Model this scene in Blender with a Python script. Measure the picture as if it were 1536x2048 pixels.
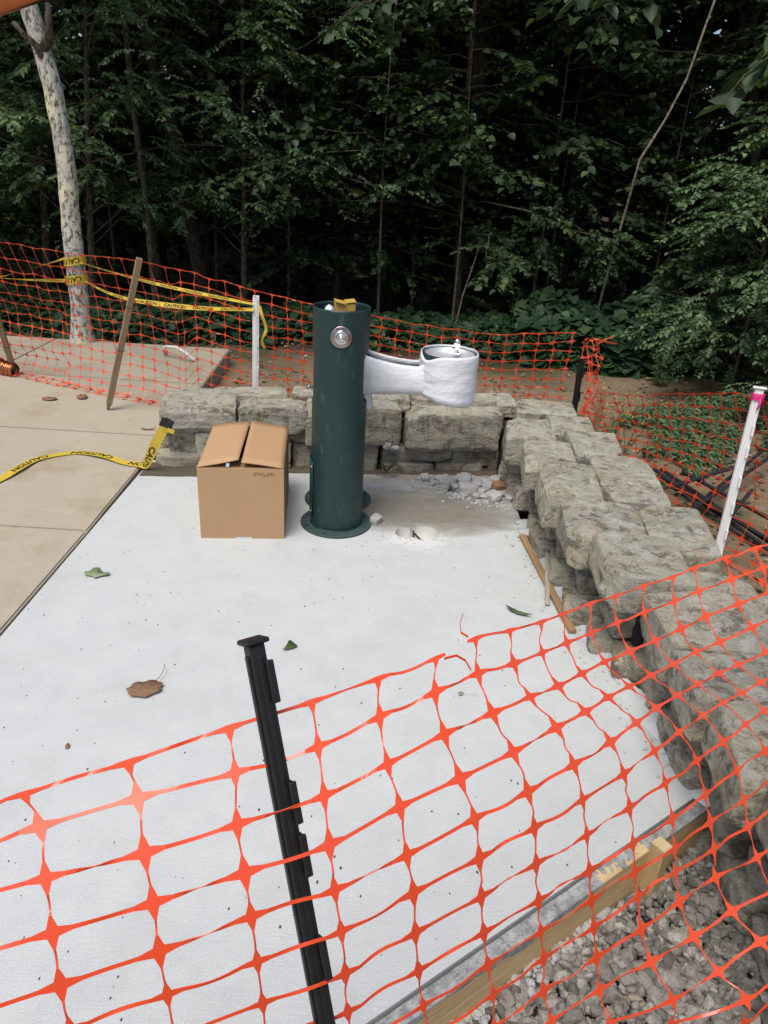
import bpy, bmesh, math, random
import numpy as np
from mathutils import Vector, Matrix, noise, geometry
from math import radians, sin, cos, pi, sqrt, atan2, exp

scene = bpy.context.scene
for o in list(bpy.data.objects): bpy.data.objects.remove(o)
COL = scene.collection
random.seed(7)
RNG = np.random.default_rng(11)

# ------------------------------------------------------------------ camera
cam_d = bpy.data.cameras.new('camera'); cam = bpy.data.objects.new('camera', cam_d); COL.objects.link(cam)
PITCH, ROLL = radians(25.8), radians(3.45)
fw = Vector((0, cos(PITCH), -sin(PITCH))); u0 = Vector((0, sin(PITCH), cos(PITCH))); r0 = Vector((1, 0, 0))
rt = cos(ROLL)*r0 + sin(ROLL)*u0; up = -sin(ROLL)*r0 + cos(ROLL)*u0
mw = Matrix((rt, up, -fw)).transposed().to_4x4(); mw.translation = Vector((0, 0, 1.6))
cam.matrix_world = mw
cam_d.sensor_fit = 'VERTICAL'; cam_d.sensor_height = 36; cam_d.sensor_width = 27; cam_d.lens = 36*1450/2048
cam_d.clip_start = .05; cam_d.clip_end = 400
scene.camera = cam

# ------------------------------------------------------------------ sky, sun, exposure (open shade, soft light)
SUN_EL, SUN_AZ = radians(64), radians(208)      # azimuth: direction the light comes from, clockwise from +Y
world = bpy.data.worlds.new('World'); scene.world = world; world.use_nodes = True
wn = world.node_tree.nodes; wl = world.node_tree.links
sky = wn.new('ShaderNodeTexSky'); sky.sky_type = 'NISHITA'; sky.sun_disc = False
sky.sun_elevation = SUN_EL; sky.sun_rotation = SUN_AZ; sky.air_density = 1.0; sky.dust_density = 3.0; sky.ozone_density = 1.0
wl.new(sky.outputs[0], wn['Background'].inputs[0]); wn['Background'].inputs[1].default_value = .068
sun_d = bpy.data.lights.new('sun', 'SUN'); sun_d.energy = 1.55; sun_d.angle = radians(34); sun_d.color = (1, .94, .85)
sun = bpy.data.objects.new('sun', sun_d); COL.objects.link(sun)
sd = Vector((sin(SUN_AZ)*cos(SUN_EL), cos(SUN_AZ)*cos(SUN_EL), sin(SUN_EL)))
sun.rotation_euler = sd.to_track_quat('Z', 'Y').to_euler()
scene.view_settings.view_transform = 'Standard'; scene.view_settings.look = 'None'
scene.view_settings.exposure = 1.07; scene.view_settings.gamma = 1; scene.view_settings.use_curve_mapping = False
scene.cycles.max_bounces = 4; scene.cycles.diffuse_bounces = 2; scene.cycles.glossy_bounces = 3; scene.cycles.transmission_bounces = 3; scene.cycles.transparent_max_bounces = 4

# ------------------------------------------------------------------ helpers
def tag(o, label=None, cat=None, group=None, kind=None):
    if label: o['label'] = label
    if cat: o['category'] = cat
    if group: o['group'] = group
    if kind: o['kind'] = kind
    return o
def empty(name, loc=(0, 0, 0), rot=None, label=None, cat=None, group=None):
    o = bpy.data.objects.new(name, None); COL.objects.link(o); o.location = loc
    if rot is not None: o.rotation_euler = rot
    o.empty_display_size = .05
    return tag(o, label, cat, group)
def link(name, me, mat, parent=None, smooth=False):
    if mat is not None:
        me.materials.clear()
        for m in (mat if isinstance(mat, (list, tuple)) else [mat]): me.materials.append(m)
    if smooth:
        me.polygons.foreach_set('use_smooth', [True]*len(me.polygons))
    o = bpy.data.objects.new(name, me); COL.objects.link(o)
    if parent is not None: o.parent = parent
    return o
def mesh(name, v, f, mat, parent=None, smooth=False):
    me = bpy.data.meshes.new(name)
    me.from_pydata([tuple(p) for p in v], [], [tuple(q) for q in f]); me.update()
    return link(name, me, mat, parent, smooth)
class MB:
    def __init__(s): s.v = []; s.f = []
    def add(s, v, f):
        b = len(s.v); s.v += [tuple(p) for p in v]; s.f += [tuple(i+b for i in q) for q in f]
    def box(s, c, d, rot=None, bev=0):
        x, y, z = d[0]/2, d[1]/2, d[2]/2
        if bev:
            bm = bmesh.new(); bmesh.ops.create_cube(bm, size=1)
            for w in bm.verts: w.co = Vector((w.co.x*d[0], w.co.y*d[1], w.co.z*d[2]))
            bmesh.ops.bevel(bm, geom=list(bm.edges), offset=bev, segments=2, affect='EDGES', profile=.5)
            v = [w.co.copy() for w in bm.verts]; f = [[w.index for w in q.verts] for q in bm.faces]; bm.free()
        else:
            v = [Vector(p) for p in [(-x,-y,-z),(x,-y,-z),(x,y,-z),(-x,y,-z),(-x,-y,z),(x,-y,z),(x,y,z),(-x,y,z)]]
            f = [(0,3,2,1),(4,5,6,7),(0,1,5,4),(1,2,6,5),(2,3,7,6),(3,0,4,7)]
        c = Vector(c)
        s.add([(rot @ p if rot else p)+c for p in v], f); return s
    def tube(s, pts, rad, n=8, cap=True):
        pts = [Vector(p) for p in pts]; k = len(pts)
        if not hasattr(rad, '__len__'): rad = [rad]*k
        b = len(s.v); ref = None
        for i, p in enumerate(pts):
            t = (pts[min(i+1, k-1)]-pts[max(i-1, 0)]).normalized()
            if ref is None: ref = t.orthogonal().normalized()
            ref = (ref-t*ref.dot(t)).normalized(); bn = t.cross(ref)
            for j in range(n):
                a = 2*pi*j/n; s.v.append(tuple(p+(ref*cos(a)+bn*sin(a))*rad[i]))
        for i in range(k-1):
            for j in range(n):
                s.f.append((b+i*n+j, b+i*n+(j+1) % n, b+(i+1)*n+(j+1) % n, b+(i+1)*n+j))
        if cap:
            s.f.append(tuple(b+j for j in range(n))[::-1]); s.f.append(tuple(b+(k-1)*n+j for j in range(n)))
        return s
    def lathe(s, prof, n=48, c=(0, 0, 0), closed=False):
        b = len(s.v); k = len(prof)
        for r, z in prof:
            for j in range(n): a = 2*pi*j/n; s.v.append((c[0]+r*cos(a), c[1]+r*sin(a), c[2]+z))
        for i in range(k if closed else k-1):
            i2 = (i+1) % k
            for j in range(n): s.f.append((b+i*n+j, b+i*n+(j+1) % n, b+i2*n+(j+1) % n, b+i2*n+j))
        return s
    def build(s, name, mat, parent=None, smooth=False):
        return mesh(name, s.v, s.f, mat, parent, smooth)
def autosmooth(o, ang=35):
    me = o.data; me.polygons.foreach_set('use_smooth', [True]*len(me.polygons))
    bm = bmesh.new(); bm.from_mesh(me)
    for e in bm.edges:
        if len(e.link_faces) != 2 or e.calc_face_angle(0) > radians(ang): e.smooth = False
    bm.to_mesh(me); bm.free(); return o
def text_data(body, size=1.0, bold=0.0):
    cu = bpy.data.curves.new('t', 'FONT'); cu.body = body; cu.size = size; cu.offset = bold; cu.resolution_u = 3
    o = bpy.data.objects.new('t', cu); COL.objects.link(o); bpy.context.view_layer.update()
    me = bpy.data.meshes.new_from_object(o.evaluated_get(bpy.context.evaluated_depsgraph_get()))
    v = [tuple(w.co) for w in me.vertices]; f = [tuple(p.vertices) for p in me.polygons]
    bpy.data.objects.remove(o); bpy.data.curves.remove(cu); bpy.data.meshes.remove(me)
    w = max(p[0] for p in v); h = max(p[1] for p in v); return v, f, w, h
def fbm(p, sc, o=3):
    q = Vector(p)*sc; t = 0; a = 1
    for i in range(o): t += a*noise.noise(q); q = q*2.1+Vector((3.1, 1.7, 5.3)); a *= .5
    return t
def lerp_tab(tab, y):
    tab = sorted(tab); return float(np.interp(y, [a for a, b in tab], [b for a, b in tab]))

# ------------------------------------------------------------------ materials
class NT:
    def __init__(s, name, rough=.8, spec=.3, metal=0):
        s.m = bpy.data.materials.new(name); s.m.use_nodes = True; s.n = s.m.node_tree.nodes; s.l = s.m.node_tree.links
        s.b = s.n['Principled BSDF']; s.b.inputs['Roughness'].default_value = rough
        s.b.inputs['Specular IOR Level'].default_value = spec; s.b.inputs['Metallic'].default_value = metal
        s._co = None
    def coord(s, which='Object', scale=(1, 1, 1), rot=(0, 0, 0)):
        t = s.n.new('ShaderNodeTexCoord'); mp = s.n.new('ShaderNodeMapping'); mp.inputs['Scale'].default_value = scale; mp.inputs['Rotation'].default_value = rot
        if which == 'World':
            g = s.n.new('ShaderNodeNewGeometry'); s.l.new(g.outputs['Position'], mp.inputs[0])
        else: s.l.new(t.outputs[which], mp.inputs[0])
        return mp.outputs[0]
    def noise(s, co, scale, detail=4, rough=.55, dist=0):
        t = s.n.new('ShaderNodeTexNoise'); s.l.new(co, t.inputs['Vector']); t.inputs['Scale'].default_value = scale
        t.inputs['Detail'].default_value = detail; t.inputs['Roughness'].default_value = rough; t.inputs['Distortion'].default_value = dist
        return t.outputs['Fac']
    def vor(s, co, scale, feat='F1', out='Distance'):
        t = s.n.new('ShaderNodeTexVoronoi'); t.feature = feat; s.l.new(co, t.inputs['Vector']); t.inputs['Scale'].default_value = scale
        return t.outputs[out]
    def ramp(s, fac, stops):
        r = s.n.new('ShaderNodeValToRGB'); s.l.new(fac, r.inputs[0]); e = r.color_ramp.elements
        while len(e) < len(stops): e.new(.5)
        for el, (p, c) in zip(e, stops):
            el.position = p; el.color = (c, c, c, 1) if not hasattr(c, '__len__') else (*c, 1)
        return r.outputs[0]
    def mix(s, fac, a, b, mode='MIX'):
        m = s.n.new('ShaderNodeMix'); m.data_type = 'RGBA'; m.blend_type = mode
        for i, v in ((0, fac), (6, a), (7, b)):
            if isinstance(v, (int, float)): m.inputs[i].default_value = v
            elif isinstance(v, tuple): m.inputs[i].default_value = (*v, 1)
            else: s.l.new(v, m.inputs[i])
        return m.outputs[2]
    def math(s, op, a, b=0, c=0):
        m = s.n.new('ShaderNodeMath'); m.operation = op
        for i, v in enumerate((a, b, c)):
            if isinstance(v, (int, float)): m.inputs[i].default_value = v
            else: s.l.new(v, m.inputs[i])
        return m.outputs[0]
    def sep(s, co):
        t = s.n.new('ShaderNodeSeparateXYZ'); s.l.new(co, t.inputs[0]); return t.outputs
    def rand(s):
        return s.n.new('ShaderNodeObjectInfo').outputs['Random']
    def island(s):
        return s.n.new('ShaderNodeNewGeometry').outputs['Random Per Island']
    def color(s, c):
        if isinstance(c, tuple): s.b.inputs['Base Color'].default_value = (*c, 1)
        else: s.l.new(c, s.b.inputs['Base Color'])
    def rough(s, r): s.l.new(r, s.b.inputs['Roughness'])
    def bump(s, h, strength=.3, dist=.01):
        b = s.n.new('ShaderNodeBump'); b.inputs['Strength'].default_value = strength; b.inputs['Distance'].default_value = dist
        s.l.new(h, b.inputs['Height']); s.l.new(b.outputs[0], s.b.inputs['Normal'])
def plain(name, c, rough=.6, spec=.3, metal=0, var=.12, sc=20, bump=0):
    t = NT(name, rough, spec, metal); co = t.coord(); n = t.noise(co, sc, 5)
    t.color(t.mix(n, tuple(x*(1-var) for x in c), tuple(min(1, x*(1+var)) for x in c)))
    if bump: t.bump(t.noise(co, sc*3, 4), bump, .004)
    return t.m
MAT = {}
def m_new_concrete():
    t = NT('new_concrete', .85, .2); co = t.coord('World')
    big = t.noise(co, 1.6, 4); med = t.noise(co, 9, 6, .65); broom = t.noise(t.coord('World', (14, 260, 1)), 1, 3, .6); grain = t.noise(co, 260, 4, .8)
    c = t.mix(big, (.41, .44, .45), (.485, .515, .522)); c = t.mix(t.ramp(med, [(.3, 0), (.75, 1)]), c, (.51, .538, .54))
    c = t.mix(t.ramp(broom, [(.32, .35), (.6, 0)]), c, (.42, .43, .43)); c = t.mix(t.ramp(grain, [(.36, .6), (.47, 0)]), c, (.30, .31, .31)); c = t.mix(t.ramp(grain, [(.54, 0), (.64, .6)]), c, (.66, .68, .67))
    c = t.mix(t.ramp(t.noise(co, 3.4, 7, .7, .5), [(.50, 0), (.66, .30)]), c, (.37, .385, .385))
    # dark grit lying on the slab
    vc = t.vor(t.coord('World', (1.2, .75, 1)), 46); vr = t.vor(t.coord('World', (1.2, .75, 1)), 46, 'F1', 'Color'); rr = t.sep(vr)[0]
    spk = t.math('LESS_THAN', t.math('DIVIDE', vc, t.math('MULTIPLY_ADD', t.math('POWER', rr, 9), .15, .03)), 1)
    spk = t.math('MULTIPLY', spk, t.math('GREATER_THAN', rr, .62))
    # wet cement-dust smear round the cored hole, mud along the back wall
    p = t.sep(co); wob = t.math('MULTIPLY', t.math('SUBTRACT', t.noise(t.coord('World', (3, 6, 1)), 2.2, 5, .6), .5), .75)
    dx = t.math('MULTIPLY', t.math('SUBTRACT', p[0], .20), 1.75); dy = t.math('MULTIPLY', t.math('SUBTRACT', p[1], 3.36), 3.3)
    r2 = t.math('SQRT', t.math('ADD', t.math('MULTIPLY', dx, dx), t.math('MULTIPLY', dy, dy)))
    st = t.ramp(t.math('MULTIPLY_ADD', wob, .8, r2), [(.45, .95), (.70, .80), (.92, .35), (1.2, 0)])
    c = t.mix(st, c, t.mix(t.noise(t.coord('World', (4, 9, 1)), 3, 6, .7), (.115, .105, .085), (.24, .225, .19)))
    dx2 = t.math('MULTIPLY', t.math('SUBTRACT', p[0], .4), .85); dy2 = t.math('MULTIPLY', t.math('SUBTRACT', p[1], 3.8), 4.0)
    r3 = t.math('SQRT', t.math('ADD', t.math('MULTIPLY', dx2, dx2), t.math('MULTIPLY', dy2, dy2)))
    c = t.mix(t.ramp(t.math('ADD', r3, wob), [(.3, .9), (.9, 0)]), c, (.29, .26, .205))
    dx3 = t.math('SUBTRACT', p[0], .17); dy3 = t.math('SUBTRACT', p[1], 3.05)
    r4 = t.math('SQRT', t.math('ADD', t.math('MULTIPLY', dx3, dx3), t.math('MULTIPLY', t.math('MULTIPLY', dy3, dy3), 1.6)))
    c = t.mix(t.ramp(t.math('ADD', r4, t.math('MULTIPLY', wob, .6)), [(.09, .35), (.13, .12), (.18, 0)]), c, (.74, .74, .73))
    faint = t.ramp(t.noise(t.coord('World', (1.2, 2.6, 1)), 1.7, 5, .6), [(.55, 0), (.75, .35)])
    c = t.mix(t.math('MULTIPLY', faint, t.ramp(p[1], [(0, 0), (1, 1)])), c, (.46, .43, .37))
    c = t.mix(spk, c, (.06, .055, .045)); t.color(c)
    t.bump(t.math('ADD', t.math('MULTIPLY', broom, .8), t.math('MULTIPLY', grain, .35)), .35, .0025); return t.m
def m_old_concrete():
    t = NT('old_concrete', .9, .15); co = t.coord('World')
    big = t.noise(co, .9, 5, .6); med = t.noise(co, 6, 6, .7); grain = t.noise(co, 260, 3, .7); broom = t.noise(t.coord('World', (5, 60, 1)), 1, 4, .65)
    c = t.mix(big, (.335, .30, .23), (.455, .415, .335)); c = t.mix(t.ramp(med, [(.35, 0), (.75, .7)]), c, (.36, .325, .255))
    c = t.mix(t.ramp(broom, [(.3, .15), (.5, 0)]), c, (.28, .24, .175)); c = t.mix(t.ramp(grain, [(.3, .45), (.5, 0)]), c, (.19, .165, .125))
    c = t.mix(t.ramp(t.noise(co, 2.3, 6, .7), [(.52, 0), (.68, .6)]), c, (.28, .215, .135))
    t.color(c); t.bump(t.math('ADD', broom, grain), .3, .003); return t.m
def m_stone():
    t = NT('field_stone', .92, .12); co = t.coord(); rnd = t.rand()
    of = t.n.new('ShaderNodeVectorMath'); of.operation = 'ADD'; t.l.new(co, of.inputs[0])
    cx = t.n.new('ShaderNodeCombineXYZ'); t.l.new(t.math('MULTIPLY', rnd, 37), cx.inputs[0]); t.l.new(t.math('MULTIPLY', rnd, 71), cx.inputs[1]); t.l.new(cx.outputs[0], of.inputs[1]); v = of.outputs[0]
    mp = t.n.new('ShaderNodeMapping'); mp.inputs['Scale'].default_value = (1.3, 1.8, 3.6); mp.inputs['Rotation'].default_value = (.16, .22, 0); t.l.new(v, mp.inputs[0])
    strata = t.noise(mp.outputs[0], 8, 8, .72, 1.2); big = t.noise(v, 5, 4, .6, .4); pat = t.noise(v, 13, 8, .72, .6); fine = t.noise(v, 34, 8, .78, .3); grain = t.noise(v, 150, 4, .8)
    warm = t.mix(rnd, (.56, .51, .40), (.59, .50, .355)); cool = t.mix(rnd, (.59, .565, .49), (.50, .465, .385))
    c = t.mix(t.ramp(big, [(.42, 0), (.58, 1)]), warm, cool)
    c = t.mix(t.ramp(pat, [(.40, .85), (.47, .35), (.50, 0)]), c, (.16, .14, .11))          # dark weathering
    c = t.mix(t.ramp(strata, [(.34, .7), (.385, .25), (.41, 0)]), c, (.095, .082, .066))        # bedding lines
    c = t.mix(t.ramp(strata, [(.54, 0), (.62, .55)]), c, (.52, .50, .44))
    c = t.mix(t.ramp(fine, [(.53, 0), (.60, .85)]), c, (.68, .65, .55)); c = t.mix(t.ramp(grain, [(.37, .7), (.45, 0)]), c, (.09, .08, .066))
    c = t.mix(t.ramp(t.noise(v, 3.4, 4), [(.54, 0), (.66, .5)]), c, (.30, .20, .115))         # rust
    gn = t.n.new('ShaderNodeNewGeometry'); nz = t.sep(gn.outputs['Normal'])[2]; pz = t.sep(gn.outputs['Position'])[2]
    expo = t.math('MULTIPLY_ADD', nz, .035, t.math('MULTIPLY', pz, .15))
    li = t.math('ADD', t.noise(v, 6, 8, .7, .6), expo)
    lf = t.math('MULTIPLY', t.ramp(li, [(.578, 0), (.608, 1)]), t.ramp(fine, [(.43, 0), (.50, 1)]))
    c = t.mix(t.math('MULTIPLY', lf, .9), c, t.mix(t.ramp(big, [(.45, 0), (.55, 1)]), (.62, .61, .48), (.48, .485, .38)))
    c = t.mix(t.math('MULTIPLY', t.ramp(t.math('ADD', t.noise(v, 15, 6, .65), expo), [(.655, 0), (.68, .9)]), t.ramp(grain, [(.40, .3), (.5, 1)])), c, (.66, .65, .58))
    t.color(c); t.bump(t.math('ADD', t.math('ADD', t.math('MULTIPLY', strata, 1.5), fine), t.math('MULTIPLY', grain, .45)), 1.0, .022); return t.m
def m_ground():
    t = NT('earth', .95, .1); co = t.coord('World'); p = t.sep(co)
    a = t.noise(co, 1.3, 6, .65); b = t.noise(co, 14, 6, .7); g = t.noise(co, 90, 3, .7)
    c = t.mix(a, (.19, .135, .085), (.31, .235, .155)); c = t.mix(t.ramp(b, [(.3, .7), (.6, 0)]), c, (.12, .088, .055)); c = t.mix(t.ramp(g, [(.52, 0), (.72, .6)]), c, (.38, .32, .24))
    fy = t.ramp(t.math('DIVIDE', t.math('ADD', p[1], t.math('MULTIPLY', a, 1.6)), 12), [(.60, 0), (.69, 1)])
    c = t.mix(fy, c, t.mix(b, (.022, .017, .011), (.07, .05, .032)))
    gr = t.ramp(t.noise(co, .8, 4), [(.5, 0), (.62, .65)]); c = t.mix(t.math('MULTIPLY', gr, .6), c, (.06, .075, .03))
    t.color(c); t.bump(t.math('ADD', b, t.math('MULTIPLY', g, .4)), .8, .03); return t.m
def m_gravel():
    t = NT('crushed_stone', .9, .15); i = t.island(); co = t.coord('World')
    c = t.ramp(i, [(0, (.125, .118, .105)), (.3, (.21, .198, .176)), (.6, (.27, .253, .225)), (.85, (.34, .32, .288)), (.97, (.42, .395, .35)), (1, (.30, .22, .14))])
    n = t.noise(co, 120, 4, .7); c = t.mix(t.ramp(n, [(.35, .5), (.6, 0)]), c, (.10, .09, .085)); t.color(c); t.bump(n, .5, .004); return t.m
def m_leaf(name, stops, trans=.25, rough=.5):
    t = NT(name, rough, .3); i = t.island(); c = t.ramp(i, stops); t.color(c)
    out = t.n['Material Output']; mx = t.n.new('ShaderNodeMixShader'); tr = t.n.new('ShaderNodeBsdfTranslucent')
    t.l.new(t.mix(1.0, c, (.9, 1.0, .5), 'MULTIPLY'), tr.inputs[0]); mx.inputs[0].default_value = trans
    t.l.new(t.b.outputs[0], mx.inputs[1]); t.l.new(tr.outputs[0], mx.inputs[2]); t.l.new(mx.outputs[0], out.inputs[0]); return t.m
def m_wood(name, a, b, axis='Z', sc=1.0, rough=.75):
    t = NT(name, rough, .2); s3 = {'X': (1.5, 22, 22), 'Y': (22, 1.5, 22), 'Z': (22, 22, 1.5)}[axis]
    co = t.coord('Object', tuple(x*sc for x in s3)); n = t.noise(co, 2.2, 6, .65, .6); f = t.noise(t.coord('Object', tuple(x*sc*5 for x in s3)), 2, 3, .7)
    c = t.mix(t.ramp(n, [(.3, 0), (.7, 1)]), a, b); c = t.mix(t.ramp(f, [(.3, .35), (.5, 0)]), c, tuple(x*.55 for x in a)); t.color(c); t.bump(f, .25, .002); return t.m
def m_formboard():
    t = NT('form_lumber', .8, .2); tc = t.coord('Object'); p = t.sep(tc)
    n = t.noise(t.coord('Object', (1.2, 20, 26)), 2.2, 6, .65, .5); c = t.mix(t.ramp(n, [(.3, 0), (.7, 1)]), (.54, .37, .18), (.70, .52, .29))
    k = t.vor(t.coord('Object', (2.6, 1, 9)), 1); c = t.mix(t.ramp(k, [(.05, .8), (.12, 0)]), c, (.16, .08, .03))
    ed = t.noise(t.coord('Object', (5, 4, 9)), 2.4, 5, .65); ed2 = t.noise(t.coord('Object', (1.1, 1, 1)), 2.1, 2)
    h = t.math('ADD', p[2], t.math('MULTIPLY_ADD', t.math('SUBTRACT', ed, .5), .08, t.math('MULTIPLY', t.math('SUBTRACT', ed2, .5), .12)))
    gn_ = t.noise(tc, 22, 8, .75); gcol = t.mix(t.ramp(gn_, [(.38, 0), (.6, 1)]), (.19, .195, .20), (.43, .44, .435)); gcol = t.mix(t.ramp(t.noise(tc, 90, 4, .8), [(.38, .7), (.48, 0)]), gcol, (.15, .15, .145)); c = t.mix(t.ramp(t.math('MULTIPLY_ADD', h, 5, .5), [(.925, 0), (.935, 1)]), c, gcol)
    t.color(c); t.bump(t.math('ADD', n, t.math('MULTIPLY', gn_, 1.5)), .6, .008); return t.m
def m_bark(name, a, b, dark, lichen_sun=None, sc=1.0):
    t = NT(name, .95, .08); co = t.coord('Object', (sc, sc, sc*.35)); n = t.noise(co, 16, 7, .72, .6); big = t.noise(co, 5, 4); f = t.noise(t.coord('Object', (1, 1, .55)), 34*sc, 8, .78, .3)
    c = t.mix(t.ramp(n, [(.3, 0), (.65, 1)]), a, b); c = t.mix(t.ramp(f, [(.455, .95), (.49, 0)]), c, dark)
    if lichen_sun: c = t.mix(t.math('MULTIPLY', t.ramp(big, [(.48, 0), (.6, 1)]), t.ramp(f, [(.42, 0), (.56, 1)])), c, lichen_sun)
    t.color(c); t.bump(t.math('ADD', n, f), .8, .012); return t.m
def m_orange():
    t = NT('orange_plastic', .27, .6); i = t.noise(t.coord('World'), 7, 2); t.color(t.mix(i, (.80, .075, .022), (.86, .105, .04)))
    out = t.n['Material Output']; mx = t.n.new('ShaderNodeMixShader'); tr = t.n.new('ShaderNodeBsdfTranslucent'); tr.inputs[0].default_value = (.85, .13, .04, 1); mx.inputs[0].default_value = .22
    t.l.new(t.b.outputs[0], mx.inputs[1]); t.l.new(tr.outputs[0], mx.inputs[2]); t.l.new(mx.outputs[0], out.inputs[0]); return t.m
def m_cardboard():
    t = NT('corrugated_cardboard', .85, .2); co = t.coord(); fl = t.noise(t.coord('Object', (120, 120, 3)), 1, 2); n = t.noise(co, 5, 5, .6); g = t.noise(co, 220, 2)
    c = t.mix(n, (.41, .258, .14), (.465, .30, .17)); c = t.mix(t.ramp(fl, [(.4, .10), (.6, 0)]), c, (.36, .225, .12)); c = t.mix(t.ramp(g, [(.3, .25), (.5, 0)]), c, (.27, .16, .085))
    t.color(c); t.bump(fl, .08, .002); return t.m
def m_green_steel():
    t = NT('green_powder_coat', .42, .45); co = t.coord(); g = t.noise(co, 500, 2); n = t.noise(t.coord('Object', (3, 3, 1.2)), 3.2, 6, .7); sc = t.noise(t.coord('Object', (16, 16, 5), (.3, .5, 0)), 2, 5, .7)
    c = t.mix(n, (.0085, .029, .030), (.0125, .038, .039)); c = t.mix(t.math('MULTIPLY', t.ramp(sc, [(.56, 0), (.70, .6)]), t.ramp(n, [(.44, 0), (.56, 1)])), c, (.09, .13, .125))
    t.color(c); t.rough(t.ramp(n, [(.3, .36), (.7, .55)])); t.bump(g, .12, .001); return t.m
def m_foam():
    t = NT('white_foam_wrap', .33, .5); co = t.coord(); w = t.noise(t.coord('Object', (3, 3, 9)), 4, 5, .6, 2.2); g = t.noise(co, 160, 3, .7)
    c = t.mix(w, (.64, .67, .71), (.80, .82, .84)); c = t.mix(t.ramp(g, [(.35, .25), (.55, 0)]), c, (.55, .58, .62)); t.color(c)
    t.bump(t.math('ADD', w, t.math('MULTIPLY', g, .3)), .4, .010); return t.m
MAT['slab'] = m_new_concrete(); MAT['old'] = m_old_concrete(); MAT['stone'] = m_stone(); MAT['ground'] = m_ground(); MAT['gravel'] = m_gravel()
MAT['orange'] = m_orange(); MAT['card'] = m_cardboard(); MAT['green'] = m_green_steel(); MAT['foam'] = m_foam(); MAT['flange'] = plain('dusty_green_flange', (.038, .066, .066), .7, .3, var=.6, sc=18); MAT['form'] = m_formboard()
MAT['stake'] = m_wood('weathered_stake', (.20, .14, .085), (.29, .215, .14)); MAT['lath'] = m_wood('tan_lath', (.27, .17, .085), (.36, .24, .13)); MAT['greywood'] = m_wood('grey_sliver', (.30, .27, .23), (.42, .39, .34))
MAT['lumber'] = m_wood('fresh_lumber', (.42, .28, .13), (.56, .40, .21)); MAT['endgrain'] = m_wood('end_grain', (.52, .40, .23), (.66, .53, .33), 'X')
MAT['black'] = plain('black_plastic', (.011, .011, .012), .45, .4, var=.3, sc=40, bump=.1); MAT['white'] = plain('white_plastic', (.72, .72, .72), .4, .4, var=.05, sc=30)
MAT['yellow'] = plain('yellow_tape', (.56, .41, .055), .35, .4, var=.12, sc=12); MAT['ink'] = plain('black_ink', (.012, .012, .012), .5, .2, var=.2)
MAT['pencil'] = plain('marker_ink', (.21, .128, .066), .8, .1); MAT['pink'] = plain('pink_ribbon', (.75, .03, .22), .45, .3)
MAT['steel'] = plain('stainless', (.80, .80, .80), .42, .5, .72, .08, 30); MAT['chrome'] = plain('chrome', (.78, .79, .8), .06, .5, 1, .03, 20); MAT['plate'] = plain('button_plate', (.34, .29, .27), .32, .5, 1, .1, 60)
MAT['copper'] = plain('copper', (.46, .16, .075), .28, .5, 1, .35, 9); MAT['zinc'] = plain('zinc_screw', (.6, .6, .6), .25, .5, 1)
MAT['rebar'] = plain('black_bar', (.022, .022, .025), .6, .3, 0, .4, 30); MAT['duct'] = plain('black_duct_tape', (.012, .012, .014), .3, .5, var=.2)
MAT['carton'] = plain('yellow_carton', (.47, .30, .065), .6, .3, var=.1); MAT['poly'] = plain('plastic_bag', (.55, .6, .68), .2, .5, var=.15, sc=50); MAT['pipe'] = plain('white_hose', (.62, .61, .58), .5, .3)
MAT['rubble'] = plain('broken_concrete', (.40, .40, .39), .95, .1, var=.3, sc=60, bump=.7); MAT['brickish'] = plain('tan_rubble', (.28, .165, .09), .95, .1, var=.3, sc=50, bump=.6)
MAT['dust'] = plain('concrete_dust', (.49, .51, .515), .95, .1, var=.1, sc=50, bump=.4); MAT['mud'] = plain('dark_soil', (.10, .08, .058), .95, .1, var=.4, sc=25, bump=.8)
MAT['bark_pale'] = m_bark('pale_lichen_sun_bark', (.34, .34, .32), (.66, .65, .59), (.10, .092, .08), (.74, .68, .46))  # cream patches: bark lichen, with dappled sunlight painted into the same colour
MAT['bark_dark'] = m_bark('dark_bark', (.045, .037, .029), (.08, .066, .05), (.02, .017, .013)); MAT['bark_mid'] = m_bark('grey_brown_bark', (.085, .07, .053), (.14, .118, .088), (.035, .029, .023))
MAT['vine'] = m_bark('vine_bark', (.20, .17, .125), (.27, .23, .17), (.09, .075, .055))
MAT['leafA'] = m_leaf('oak_leaf', [(0, (.017, .035, .015)), (.5, (.029, .057, .024)), (.85, (.047, .082, .031)), (1, (.085, .115, .034))])
MAT['leafB'] = m_leaf('pinnate_leaf', [(0, (.055, .10, .05)), (.5, (.09, .155, .075)), (.9, (.13, .205, .09)), (1, (.20, .25, .10))])
MAT['leafC'] = m_leaf('far_leaf_sun_glint', [(0, (.015, .033, .015)), (.6, (.028, .056, .022)), (.82, (.06, .09, .03)), (.93, (.20, .22, .055)), (1, (.50, .44, .11))])  # brightest yellow stops paint sunlit glints into a few leaves
MAT['leafD'] = m_leaf('broad_leaf', [(0, (.016, .042, .020)), (.6, (.028, .068, .030)), (1, (.05, .10, .04))])
MAT['litter'] = m_leaf('dead_leaf', [(0, (.10, .07, .042)), (.5, (.19, .14, .09)), (.9, (.28, .22, .15)), (1, (.38, .32, .24))], .1, .8)
MAT['brownleaf'] = plain('brown_leaf', (.21, .125, .075), .75, .2, var=.35, sc=40, bump=.5); MAT['greenleaf'] = plain('green_leaf', (.045, .085, .022), .5, .4, var=.3, sc=60); MAT['paleleaf'] = plain('pale_green_leaf', (.20, .255, .14), .6, .3, var=.2, sc=60)
MAT['flower'] = plain('yellow_petal', (.65, .50, .04), .6, .2); MAT['core'] = plain('wall_core', (.035, .03, .025), .95, .05, var=.4, sc=30, bump=.8)

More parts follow.
